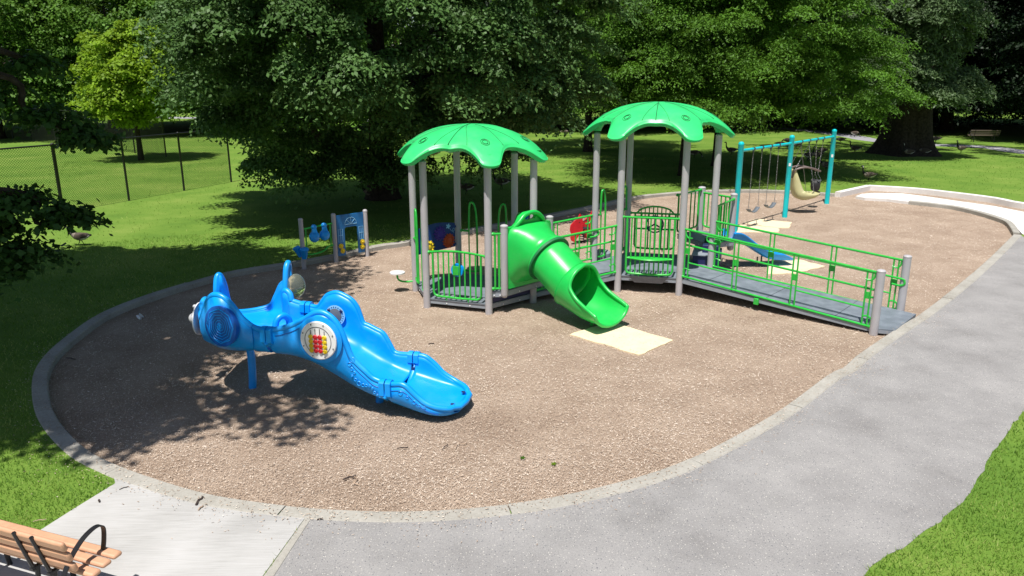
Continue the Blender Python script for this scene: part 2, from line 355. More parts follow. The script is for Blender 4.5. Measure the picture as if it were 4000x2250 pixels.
tag(flat(strp, GZ+.010, "slab_border", M['kerb'], .02), "narrow smooth border strip along the slab edge", "slab border", kind='structure')
# far path, and a dark strip laid in for tree shade
def ribbon(line, wd, z, name, mt, lab):
    mb = MB(); rr = []
    for i, p in enumerate(line):
        tt = (line[min(i+1, len(line)-1)]-line[max(i-1, 0)]); tt.z = 0; tt.normalize(); nn = Vector((-tt.y, tt.x, 0))
        rr.append([Vector((p.x, p.y, z))-nn*wd/2, Vector((p.x, p.y, z))+nn*wd/2])
    tag(mb.loft(rr).build(name, mt), lab, "path", kind='structure')
ribbon(crom([at(2750, 400, GZ), at(2576, 383, GZ), at(2500, 372, GZ), at(2430, 367, GZ), at(2300, 363, GZ), at(2190, 352, GZ), at(2130, 341, GZ), at(2000, 325, GZ), at(1850, 318, GZ), at(1600, 313, GZ)], 6), 1.7, GZ+.004, "far_path", M['farpath'], "thin grey path beyond the big tree trunk")
ribbon(crom([at(-60, 300, GZ), at(200, 297, GZ), at(420, 296, GZ), at(700, 300, GZ), at(1100, 305, GZ)], 6), 3.2, GZ+.004, "shade_strip", M['farpath'], "dark strip painted in for tree shade behind the far fence")  # tree shade on the far lawn, drawn as a dark ribbon

# wood chips and grass blades ("stuff")
def scatter(n, box, dens):
    x = RNG.uniform(box[0], box[1], n*6); y = RNG.uniform(box[2], box[3], n*6); d = np.hypot(x, y)
    k = RNG.uniform(0, 1, n*6) < np.clip(dens(d), 0, 1); return x[k][:n], y[k][:n]
def leafmesh(name, P, A, B, mt, tone, tri=False):
    n = len(P); k = 3 if tri else 4
    V = np.empty((n, k, 3), np.float32)
    if tri: V[:, 0] = P-B; V[:, 1] = P+B; V[:, 2] = P+A
    else: V[:, 0] = P-A; V[:, 1] = P+B-A*.15; V[:, 2] = P+A; V[:, 3] = P-B-A*.15
    me = D.meshes.new(name); me.vertices.add(n*k); me.vertices.foreach_set('co', V.ravel()); me.loops.add(n*k); me.loops.foreach_set('vertex_index', np.arange(n*k, dtype=np.int32))
    me.polygons.add(n); me.polygons.foreach_set('loop_start', np.arange(0, n*k, k, dtype=np.int32)); me.polygons.foreach_set('loop_total', np.full(n, k, np.int32))
    a = me.attributes.new("tone", 'FLOAT', 'FACE'); a.data.foreach_set('value', tone.astype(np.float32)); me.materials.append(mt); me.update(); me.validate()
    return me
def link(name, me, parent=None):
    o = D.objects.new(name, me); COL.objects.link(o)
    if parent is not None: o.parent = parent
    return o
def unit(v): return v/np.maximum(np.linalg.norm(v, axis=-1, keepdims=True), 1e-6)
x, y = scatter(700000, (-9, 20, 6.8, 33), lambda d: 62/d**2)
ok = inpoly(x, y, pit2) & ~inpoly(x, y, [(p.x, p.y) for p in padp]); x, y = x[ok], y[ok]; n = len(x); d = np.hypot(x, y)
th = RNG.uniform(0, 6.283, n); tl = RNG.normal(0, .22, n); Ls = RNG.gamma(2.6, .0036, n)*(1+d/40); Ws = RNG.uniform(.0014, .0038, n)*(1+d/40)
A = np.stack([np.cos(th), np.sin(th), tl], 1)*Ls[:, None]; rl = RNG.normal(0, .35, n); B = np.stack([-np.sin(th), np.cos(th), rl], 1)*Ws[:, None]
P = np.stack([x, y, RNG.uniform(.004, .028, n)], 1)
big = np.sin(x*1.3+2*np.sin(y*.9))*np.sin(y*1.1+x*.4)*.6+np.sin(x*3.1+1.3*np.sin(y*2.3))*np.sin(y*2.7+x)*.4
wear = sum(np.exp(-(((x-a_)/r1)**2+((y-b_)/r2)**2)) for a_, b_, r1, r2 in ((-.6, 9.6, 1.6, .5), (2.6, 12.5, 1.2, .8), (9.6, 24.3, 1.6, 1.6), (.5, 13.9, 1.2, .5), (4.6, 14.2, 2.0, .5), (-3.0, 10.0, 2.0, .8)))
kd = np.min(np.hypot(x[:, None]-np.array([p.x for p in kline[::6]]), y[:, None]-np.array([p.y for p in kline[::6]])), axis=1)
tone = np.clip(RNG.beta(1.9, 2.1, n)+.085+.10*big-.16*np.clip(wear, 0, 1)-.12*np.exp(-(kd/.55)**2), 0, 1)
# chips kicked over the kerb
n2 = 5200; kx = RNG.integers(0, len(kline)-1, n2); sp_ = RNG.exponential(.14, n2)*1.0; kq = np.array([(p.x, p.y) for p in kline])[kx]; cn = unit(kq-np.array([PC.x, PC.y])); x2 = kq+cn*(sp_-.08)[:, None]+RNG.normal(0, .12, (n2, 2))
z2 = np.where(np.abs(sp_-.08) < .13, .130, .116); th2 = RNG.uniform(0, 6.283, n2); L2c = RNG.uniform(.006, .022, n2); A2 = np.stack([np.cos(th2), np.sin(th2), RNG.normal(0, .1, n2)], 1)*L2c[:, None]; B2 = np.stack([-np.sin(th2), np.cos(th2), RNG.normal(0, .2, n2)], 1)*RNG.uniform(.003, .006, n2)[:, None]
P = np.concatenate([P, np.column_stack([x2, z2])]); A = np.concatenate([A, A2]); B = np.concatenate([B, B2]); tone = np.concatenate([tone, RNG.beta(2, 2.6, n2)])
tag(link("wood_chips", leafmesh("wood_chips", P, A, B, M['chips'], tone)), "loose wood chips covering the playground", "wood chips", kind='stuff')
pitx = [((p.x-PC.x)*(1+.16/(p-PC).length)+PC.x, (p.y-PC.y)*(1+.16/(p-PC).length)+PC.y) for p in [Vector((q.x, q.y, 0)) for q in pit]]; strpx = [(p.x, p.y) for p in strp]
def blades(nm, nb, box, dens, hh, ww):
    x, y = scatter(nb, box, dens); polys = [pitx, strpx, [(p.x, p.y) for p in path], [(p[0], p[1]) for p in conc]]
    ok = np.ones(len(x), bool)
    for pl_ in polys: ok &= ~inpoly(x, y, pl_)
    # inside the visible wedge, a little wider
    ok &= np.abs(x) < y*.78+2.5
    x, y = x[ok], y[ok]; n = len(x); d = np.hypot(x, y); s = (d/9)
    th = RNG.uniform(0, 6.283, n); ln = RNG.normal(0, .5, (n, 2)); h = RNG.uniform(.5, 1.3, n)*hh*(1+s*.10)
    A = np.stack([ln[:, 0]*h, ln[:, 1]*h, h], 1); B = np.stack([np.cos(th), np.sin(th), np.zeros(n)], 1)*(ww*(1+s*.75))[:, None]
    P = np.stack([x, y, np.full(n, GZ)], 1)
    tone = np.clip(RNG.beta(2, 2, n)+.20*np.sin(x*.8+1.5*np.sin(y*.5))*np.sin(y*.7+x*.3)+.20*np.sin(x*3.7+2*np.sin(y*2.9))*np.sin(y*4.1+x*1.7), 0, 1)
    tag(link(nm, leafmesh(nm, P, A, B, M['blade'], tone, True)), "short blades of grass on the lawn", "grass", kind='stuff')
blades("grass", 900000, (-24, 30, 4.8, 44), lambda d: np.where(d < 24, 46/d**2, 0.006), .040, .0030)

#================================================================ PLAY STRUCTURE
PS = empty("play_structure", (0, 0, 0))
tag(PS, "large green and grey play structure with two domed roofs, ramp and slides", "play structure")
def V3(p, z): return Vector((p[0], p[1], z))
RR = .024
def clamp(mb, p, d, r=.03):
    d = Vector(d).normalized(); mb.lathe([(r*.8, -.035), (r, -.025), (r, .025), (r*.8, .035)], p, 10, d)
def guard(p0, p1, z0, z1, n, inset=.12, arch=.03, name="guard_rail", mtl=None, extra=None):
    """barrier between posts p0, p1: arched top rail, U shaped bottom frame, n vertical bars"""
    p0, p1 = Vector((p0[0], p0[1], 0)), Vector((p1[0], p1[1], 0)); d = (p1-p0); L = d.length; d.normalize(); mb = MB()
    Q = lambda s, z: p0+d*s+Vector((0, 0, z))
    a, b = .06, L-.06
    top = [Q(a+(b-a)*i/12, z1+arch*math.sin(math.pi*i/12)) for i in range(13)]; mb.tube(top, RR)
    clamp(mb, top[0], d, .036); clamp(mb, top[-1], d, .036)
    u0, u1 = a+inset, b-inset; r = .09
    fr = [Q(u0, z1), Q(u0, z0+r), Q(u0+r*.3, z0+r*.3), Q(u0+r, z0), Q((u0+u1)/2, z0-.01), Q(u1-r, z0), Q(u1-r*.3, z0+r*.3), Q(u1, z0+r), Q(u1, z1)]
    mb.tube(fr, RR*.95)
    for i in range(1, n-1):
        s = u0+(u1-u0)*i/(n-1); zt = z1+arch*math.sin(math.pi*(s-a)/(b-a)); mb.tube([Q(s, z0), Q(s, zt)], RR*.72, 6)
    for s in (u0+.28, u1-.28): mb.tube([Q(s, z0), Q(s, z0-.07)], .013, 6)
    if extra: extra(mb, Q, d, u0, u1)
    return mb.build(name, mtl or M['rail'], PS)

# left hexagonal tower
TL = [(-.46, 14.63), (.44, 15.43), (.06, 16.69), (-1.22, 17.15), (-2.12, 16.35), (-1.74, 15.09)]   # front, right, back right, back left, left, front left
CL = Vector((-.84, 15.89, 0))
TM = [(2.315, 16.26), (3.60, 15.97), (4.50, 16.94), (4.11, 18.20), (2.82, 18.49), (1.92, 17.52)]    # front left, front right, right, back right, back left, left
CM = Vector((3.21, 17.23, 0))
camo = {(.06, 16.69): None}
for p in TL: MB().post(p, 0, 2.98, .073, 20).build("post", M['post'], PS)
for p in TM: MB().post(p, 0, 3.34, .073, 20).build("post", M['post'], PS)

def roof(C, posts, zA, name="roof"):
    arms = sorted([math.atan2(p[1]-C.y, p[0]-C.x) % (2*math.pi) for p in posts]); rp = sum((Vector((p[0], p[1], 0))-C).length for p in posts)/6
    RT, RI = rp+.33, 1.13; n = 240
    def out(th):
        d = min(abs((th-a+math.pi) % (2*math.pi)-math.pi) for a in arms); dd = math.degrees(d)
        if dd < 6.5: f = 1-.0016*dd*dd
        else: x = min(1, (dd-6.5)/23.5); f = .932*(1-x)**2.3
        e = 30-dd; base = RI+.00012*0*e
        arcf = RI+ .055*((30-min(30, e))/30)**2
        return arcf+(RT-arcf)*f
    def zz(r, th):
        d = min(abs((th-a+math.pi) % (2*math.pi)-math.pi) for a in arms); z = zA-.18*r*r-.024*r**4
        ridge = .028*math.exp(-((r-.95)/.55)**2)*math.cos(6*(th-arms[0]))      # arms stand proud, bays are shallow
        return z+ridge
    mb = MB(); rows = []; fr = [0.0005, .1, .2, .3, .4, .5, .6, .7, .78, .86, .92]
    ths = [2*math.pi*i/n for i in range(n)]
    for f in fr: rows.append([Vector((C.x+out(t)*f*math.cos(t), C.y+out(t)*f*math.sin(t), zz(out(t)*f, t))) for t in ths])
    # rolled edge, a seam lip and a skirt turned under
    for df, dz in ((.965, -.012), (.99, -.04), (1.0, -.08), (1.008, -.085), (1.008, -.098), (.995, -.10), (.985, -.135), (.955, -.165), (.91, -.17), (.87, -.10), (.70, -.06), (.4, -.06), (0.001, -.06)):
        rows.append([Vector((C.x+out(t)*df*math.cos(t), C.y+out(t)*df*math.sin(t), zz(out(t)*min(df, .97), t)+dz)) for t in ths])
    mb.loft(rows, closed=True)
    o = mb.build(name, M['roof'], PS, ang=60)
    # socket blocks under the arms
    for a, p in zip([math.atan2(p[1]-C.y, p[0]-C.x) for p in posts], posts):
        s = MB(); z = zz(rp, a)-.10; s.lathe([(.085, -.17), (.10, -.12), (.14, -.05), (.15, -.03)], (p[0], p[1], z), 16)
        s.build("socket", M['roof'], o)
    # moulded lines
    sm = MB(); a0 = arms[0]
    def line(f, k=30): return [Vector((C.x+f(i/k)[0]*math.cos(f(i/k)[1]), C.y+f(i/k)[0]*math.sin(f(i/k)[1]), zz(*f(i/k))+.001)) for i in range(k+1)]
    for a in arms:
        for sg in (-1, 1):
            sm.tube(line(lambda u: (out(a+R(17)*sg)*.97*(1-u)**1.0+.16*u, a+sg*R(17+13*u*u))), .005, 5)
        c = Vector((C.x+(rp-.12)*math.cos(a), C.y+(rp-.12)*math.sin(a), 0)); pts = []
        for i in range(28):
            x = c.x+.085*math.cos(2*math.pi*i/28); y = c.y+.085*math.sin(2*math.pi*i/28); r = math.hypot(x-C.x, y-C.y); pts.append(Vector((x, y, zz(r, math.atan2(y-C.y, x-C.x))+.005)))
        sm.tube(pts, .0055, 5, closed=True)
        pts2 = [c.lerp(Vector((p.x, p.y, 0)), .62)+Vector((0, 0, p.z)) for p in pts]
        sm.tube([Vector((p.x, p.y, zz(math.hypot(p.x-C.x, p.y-C.y), math.atan2(p.y-C.y, p.x-C.x))+.007)) for p in pts2], .006, 5, closed=True)
    fa = min(range(6), key=lambda i: math.sin((arms[i]+R(30))))          # front bay
    am = arms[fa]+R(30)
    for s_ in (0, math.pi): sm.tube(line(lambda u: (out(am+s_)*.985*(1-u)+.002, am+s_)), .009, 6)
    sm.build("moulding_lines", M['seam'], o)
    return o
roof(CL, TL, 3.64)
roof(CM, TM, 4.02)

def deck(poly, zt, th=.12):
    poly = [Vector((p[0], p[1], 0)) for p in poly]; c = sum(poly, Vector())/len(poly); n = len(poly)
    o = MB().add([V3(p, zt) for p in poly]+[V3(p, zt-.02) for p in poly], [tuple(range(n))]+[(i, n+i, n+(i+1) % n, (i+1) % n) for i in range(n)], False).build("deck", M['deck'], PS)
    ins = [c+(p-c)*.985 for p in poly]
    MB().add([V3(p, zt-.02) for p in ins]+[V3(p, zt-th) for p in ins], [(i, n+i, n+(i+1) % n, (i+1) % n) for i in range(n)]+[tuple(range(2*n-1, n-1, -1))], False).build("deck_frame", M['deckside'], o, bevel=.006)
    for i in range(n):
        a, b = ins[i], ins[(i+1) % n]; e = (b-a).normalized(); nrm = Vector((e.y, -e.x, 0))
        if nrm.dot((a+b)/2-c) < 0: nrm = -nrm
        for f in (.32, .70): MB().lathe([(.013, 0), (.013, .012), (.006, .016)], V3(a.lerp(b, f), zt-.02-th/2)+nrm*.001, 8, nrm).build("bolt", M['white'], o)
    return o
deck(TL, .20, .11)
deck(TM, .375, .12)

# front guard of the left tower, with the round talking wheel fixed to its bars
guard(TL[5], TL[0], .27, 1.17, 10, .10, .05)
wd = (Vector((*TL[0], 0))-Vector((*TL[5], 0))).normalized(); wn = Vector((wd.y, -wd.x, 0)); wp = Vector((*TL[5], 0)).lerp(Vector((*TL[0], 0)), .49)
wb = MB().lathe([(.05, -.02), (.13, -.03), (.14, 0), (.13, .03), (.06, .02)], V3(wp-wn*.06, .83), 20, wn); o = wb.build("play_wheel", M['blue'], PS)
hs = MB(); hs.tube([V3(wp-wn*.10, .83)+(wd*math.cos(a)+Vector((0, 0, 1))*math.sin(a))*.12 for a in [i*math.pi/10 for i in range(20)]], .016, 8, closed=True)
hs.build("rim", M['blue'], o); MB().box(V3(wp+wn*.03, .84), (.13, .012, .19), math.atan2(wd.y, wd.x)).build("wheel_plate", M['rail'], o, bevel=.008)

# side rails LL-LFL with tall loops (entrance)
def entrance(p0, p1, zlow, ztop, zr, f0=.18, f1=.82):
    p0, p1 = Vector((*p0, 0)), Vector((*p1, 0)); d = (p1-p0); L = d.length; d.normalize(); Q = lambda s, z: p0+d*s*L+Vector((0, 0, z)); k = []
    for f, pz, s in ((f0, .05, -1), (f1, .95, 1)):
        mb = MB(); mb.tube([Q(pz, zr), Q(f+(pz-f)*.5, zr)], RR); clamp(mb, Q(pz, zr), d, .034)
        w = abs(f-pz)
        loop = [Q(pz-(.03 if s > 0 else -.03), zlow+.06), Q(pz-(.06 if s > 0 else -.06), zlow), Q(f, zlow), Q(f, zlow+.12), Q(f, zr), Q(f+.012*s, ztop-.25), Q(f+.04*s, ztop-.06), Q(f+.085*s, ztop), Q(f+.125*s, ztop-.06), Q(f+.14*s, ztop-.4), Q(f+.145*s, zr)]
        mb.tube(crom(loop, 4), RR*.95)
        for g in (.5,): mb.tube([Q(f+(pz-f)*g, zlow), Q(f+(pz-f)*g, zr)], RR*.7, 6)
        mb.build("hand_loop", M['rail'], PS)
entrance(TL[4], TL[5], .28, 1.86, 1.2, .30, .70)
entrance(TL[3], TL[2], .28, 1.85, 1.2, .34, .72)
entrance(TM[5], TM[4], .46, 2.02, 1.46, .30, .8)

# blue flower panel between the left and the back-left posts
a, b = Vector((*TL[4], 0)), Vector((*TL[3], 0)); d = (b-a).normalized(); L = (b-a).length; nn = Vector((d.y, -d.x, 0))
ol = [(.09, .80), (L-.09, .84), (L-.09, 1.38)]+[(L-.09-(L-.18)*i/10, 1.38+.07*math.sin(math.pi*i/10)-.02*i/10) for i in range(1, 10)]+[(.09, 1.36)]
pn = MB().plate(ol, a, d, (0, 0, 1), .02).build("flower_panel", M['paneldark'], PS, bevel=.004)
def flower(c, r, k, mt, dep, par, name="flower", U=None, W=None, inner=.62, th=.022):
    mb = MB(); o = []
    for i in range(k*8):
        t = 2*math.pi*i/(k*8); rr = r*(inner+(1-inner)*abs(math.cos(k*t/2))**.7); o.append((rr*math.cos(t), rr*math.sin(t)))
    mb.plate(o, c, U, (0, 0, 1), th)
    mb.lathe([(r*.42, 0), (r*.40, .012), (r*.3, .02), (r*.1, .024)], c+W*(th/2), 16, W)
    for i in range(k):
        t = 2*math.pi*i/k; q = c+U*(r*.68*math.cos(t))+Vector((0, 0, r*.68*math.sin(t)))+W*(th/2+.002)
        mb.ball(q, r*.15, 8, (1, 1, 1))
    return mb.build(name, mt, par)
for (s, z, r, k, mt, nm) in ((.68, 1.20, .17, 12, 'purple', 'purple'), (.92, 1.0, .17, 14, 'orange', ''), (.36, .92, .17, 12, 'yellow', '')):
    flower(a+d*s+V3((0, 0), z)+nn*.022, r, k, M[mt], 0, pn, U=d, W=nn)
for (s, z) in ((.92, 1.33), (.30, 1.18)):
    f = MB(); o_ = [(.05*(1+.35*math.cos(5*t))*math.cos(t), .05*(1+.35*math.cos(5*t))*math.sin(t)) for t in [i*math.pi/15 for i in range(30)]]
    f.plate(o_, a+d*s+V3((0, 0), z)+nn*.013, d, (0, 0, 1), .006).build("small_bee", M['lineblue'], pn)
f = MB(); f.tube(crom([a+d*s+V3((0, 0), z)+nn*.013 for s, z in ((.97, 1.27), (1.0, 1.22), (1.06, 1.2), (1.10, 1.24), (1.06, 1.27), (1.04, 1.22), (1.07, 1.16))], 5), .004, 5).build("swirl", M['lineblue'], pn)
for s, z in ((.05, 1.30), (.05, .88), (L-.06, 1.30), (L-.06, .9)): MB().box(a+d*s+V3((0, 0), z), (.06, .04, .05), math.atan2(d.y, d.x)).build("clamp", M['paneldark'], pn, bevel=.008)
# round seat outside the left post, blue horn on its curved stalk
sd = MB().lathe([(.14, 0), (.165, .008), (.165, .034), (.15, .044)], (-2.50, 16.25, .42), 28).build("round_seat", M['white'], PS)
MB().tube(crom([(-2.5, 16.25, .42), (-2.5, 16.25, .32), (-2.44, 16.27, .25), (-2.3, 16.31, .22), (-2.15, 16.34, .23)], 5), .022, 8).build("seat_bracket", M['rail'], sd)
hp = Vector((.17, 16.3, 0))
MB().tube(crom([(-.02, 16.25, .2), (.0, 16.2, .9), (.02, 16.15, 1.35), (.12, 16.1, 1.72), (.2, 16.05, 1.76), (.27, 16.0, 1.6), (.33, 15.98, 1.3), (.36, 15.98, .9)], 6), .025, 8).build("horn_stalk", M['rail'], PS)
MB().lathe([(.03, -.12), (.045, -.05), (.10, .03), (.12, .045), (.10, .035), (.02, -.03)], (.27, 16.05, 1.66), 14, (-.4, -.4, .8)).build("horn", M['blue'], PS)

# tube slide
A0 = Vector((.30, 15.12, 0)); DX = Vector((.69, -.725, 0)).normalized(); SX = Vector((-DX.y, DX.x, 0))   # SX: to the far side
PA, PB = (-.15, 14.66), (.78, 15.64)
for p in (PA, PB):
    MB().lathe([(.02, 0), (.05, .012), (.068, .04), (.073, .07), (.073, 1.42), (.078, 1.425), (.078, 1.45), (.05, 1.47), (.02, 1.478)], (p[0], p[1], .33), 20).build("short_post", M['post'], PS)
for (q0, q1) in ((TL[0], PA), (TL[1], PB)):
    mb = MB(); a = Vector((*q0, 0)); b = Vector((*q1, 0)); e = (b-a).normalized()
    for z in (1.62, .52): mb.tube([V3(a+e*.05, z), V3(b-e*.04, z)], RR); clamp(mb, V3(a+e*.09, z), e, .034)
    for f in (.42, .68): mb.tube([V3(a.lerp(b, f), .52), V3(a.lerp(b, f), 1.62)], RR*.9)
    mb.build("side_rail", M['rail'], PS)
deck([TL[0], PA, PB, TL[1]], .46, .12)
MB().box(V3((.02, 15.12), .33), (1.15, .05, .24), math.atan2(.8, .9)).build("riser", M['navy'], PS)
def axisz(t): return smooth_interp(t, [0, .3, .6, 1.2, 1.55, 1.9, 2.2], [1.22, 1.20, 1.13, .76, .60, .53, .50])
def ring(t, rx, rz, n=36, a0=0, a1=360, zc=None, tilt=None, sq=1.0):
    c = A0+DX*t+V3((0, 0), axisz(t) if zc is None else zc)
    sl = (axisz(t+.02)-axisz(t-.02))/.04; T = (DX+Vector((0, 0, sl))).normalized() if tilt is None else (DX+Vector((0, 0, tilt))).normalized(); U = SX.cross(T)*-1
    if U.z < 0: U = -U
    pts = []
    for i in range(n):
        th = R(a0+(a1-a0)*i/(n if a1-a0 == 360 else n-1)); cx, cz = math.cos(th), math.sin(th)
        k = (abs(cx)**sq+abs(cz)**sq)**(-1/sq) if sq != 1 else 1
        pts.append(c+SX*(rx*cx*k)+U*(rz*cz*k))
    return pts
hood = MB(); rows = []
for t, rx, rz, sq, zc in ((.02, .60, .60, 5, 1.16), (.06, .60, .60, 5, 1.16), (.14, .53, .57, 4, 1.17), (.25, .47, .52, 3, 1.18), (.38, .45, .47, 2.4, 1.17), (.50, .445, .445, 2, None), (.60, .445, .445, 2, None)):
    rows.append(ring(t, rx, rz, 48, sq=sq, zc=zc, tilt=(-.35*t/.5 if t < .5 else None)))
hood.loft(rows, closed=True)
ts = hood.build("tube_slide", M['slide_green'], PS, ang=50, solid=.02)
pe = MB()       # entry panel with crest and hand holes
def crest(hole_only=False): pass
PL = A0+DX*.03
ol = [(-.63, .50), (.63, .50), (.63, 1.66), (.60, 1.73), (.42, 1.74), (.33, 1.80), (.25, 1.92), (.12, 1.98), (-.05, 1.99), (-.2, 1.95), (-.32, 1.84), (-.40, 1.76), (-.60, 1.73), (-.63, 1.66)]
# frame built as strips so the opening and the three hand holes stay open
def holed_plate(mb, outer, holes, O, U, th):
    bmm = bmesh.new(); W = U.cross(Vector((0, 0, 1)))
    def lp(pts): 
        vs = [bmm.verts.new(O+U*a+Vector((0, 0, b))) for a, b in pts]; return [bmm.edges.new((vs[i], vs[(i+1) % len(vs)])) for i in range(len(vs))]
    es = lp(outer)
    for h in holes: es += lp(h)
    r = bmesh.ops.triangle_fill(bmm, use_beauty=True, use_dissolve=False, edges=es, normal=W)
    bmm.normal_update(); bmm.verts.index_update(); bmm.verts.ensure_lookup_table()
    bd = [e for e in bmm.edges if len(e.link_faces) == 1]; n = len(bmm.verts)
    v0 = [v.co-W*th/2 for v in bmm.verts]; v1 = [v.co+W*th/2 for v in bmm.verts]
    fs = [tuple(v.index for v in f.verts) for f in bmm.faces]
    F = [f[::-1] for f in fs]+[tuple(i+n for i in f) for f in fs]+[(e.verts[0].index, e.verts[1].index, e.verts[1].index+n, e.verts[0].index+n) for e in bd]
    mb.add(v0+v1, F, False); bmm.free()
def ell(cx, cz, rx, rz, rot=0, n=20): return [(cx+rx*math.cos(t)*math.cos(rot)-rz*math.sin(t)*math.sin(rot), cz+rx*math.cos(t)*math.sin(rot)+rz*math.sin(t)*math.cos(rot)) for t in [2*math.pi*i/n for i in range(n)]]
op = [(.40*math.cos(R(a_)), 1.08+.44*math.sin(R(a_))) for a_ in range(0, 360, 12)]
holed_plate(pe, ol, [op, ell(-.03, 1.87, .155, .055), ell(-.51, 1.62, .075, .042, .35), ell(.51, 1.62, .075, .042, -.35)], PL, -SX, .075)
pe.build("entry_panel", M['slide_green'], ts, ang=45, bevel=.018)
hb = MB(); hb.tube(crom([PL-SX*a_+V3((0, 0), b_)+DX*c_ for a_, b_, c_ in ((-.42, 1.73, .03), (-.33, 1.83, .07), (-.18, 1.94, .09), (0, 1.98, .10), (.18, 1.94, .09), (.32, 1.82, .08), (.42, 1.72, .04))], 5), .045, 10).build("crest_bar", M['slide_green'], ts)
fl = MB(); fl.loft([ring(.60, .445, .445, 48), ring(.60, .50, .50, 48), ring(.635, .50, .50, 48), ring(.635, .42, .42, 48)], closed=True)
fl.build("flange", M['seam'], ts)
MB().loft([ring(.57, .452, .452, 48), ring(.57, .492, .492, 48), ring(.602, .502, .502, 48), ring(.602, .44, .44, 48)], closed=True).build("flange_lip", M['slide_green'], ts)
tb = MB(); tb.loft([ring(t, .428, .428, 48) for t in (.62, .7, .8, .9, 1.0, 1.1, 1.2, 1.28)], closed=True).build("tube", M['slide_green'], ts, ang=50, solid=.016)
MB().loft([ring(1.22, .43, .43, 48), ring(1.225, .448, .448, 48), ring(1.25, .448, .448, 48), ring(1.255, .43, .43, 48)], closed=True).build("tube_joint", M['slide_green'], ts)
# exit: full ring opening into a trough
ex = MB(); rows = []; n = 41; rim_l = []; rim_r = []; 
def exrow(t):
    # opening angle measured from straight up: 0 = closed, grows quickly past the arch
    g = smooth_interp(t, [1.24, 1.37, 1.43, 1.49, 1.6, 1.9, 2.1, 2.25], [0, 0, 42, 66, 76, 84, 90, 99])
    rx = smooth_interp(t, [1.24, 1.5, 1.9, 2.25], [.44, .45, .46, .47]); rz = smooth_interp(t, [1.24, 1.5, 1.8, 2.25], [.44, .44, .38, .31])
    zb = smooth_interp(t, [1.24, 1.5, 1.8, 2.25], [axisz(1.24)-.44, .225, .145, .13]); zc = zb+rz
    c = A0+DX*t+V3((0, 0), zc); sh = smooth_interp(t, [1.24, 1.45, 1.9, 2.25], [.5, .32, .12, .0]); out = []
    for i in range(n):
        th = R(g+(360-2*g)*i/(n-1)); out.append(c+SX*(rx*math.sin(th))+Vector((0, 0, rz*math.cos(th)))+DX*(sh*math.cos(th)*rz))
    return out
tsx = [1.24, 1.30, 1.37, 1.39, 1.41, 1.43, 1.46, 1.5, 1.54, 1.58, 1.64, 1.70, 1.78, 1.86, 1.94, 2.02, 2.10, 2.17, 2.22]
rows = [exrow(t) for t in tsx]
ex.loft(rows)
rim = [r_[0] for r_ in rows[2:]]; rim2 = [r_[-1] for r_ in rows[2:]]
lip = rows[-1]
full = rim2[1:][::1]
ring_path = rim+[p for p in lip[2:-2]]+rim2[::-1]
exo = ex.build("exit_chute", M['slide_green'], ts, ang=60, solid=.018)
rp_ = crom([ring_path[i] for i in range(0, len(ring_path))], 2)
MB().tube(rp_, .036, 10, closed=True).build("rolled_lip", M['slide_green'], exo)
MB().tube([A0+DX*1.75+V3((0, 0), 0), A0+DX*1.75+V3((0, 0), .16)], .03, 10).build("exit_leg", M['rail'], ts)

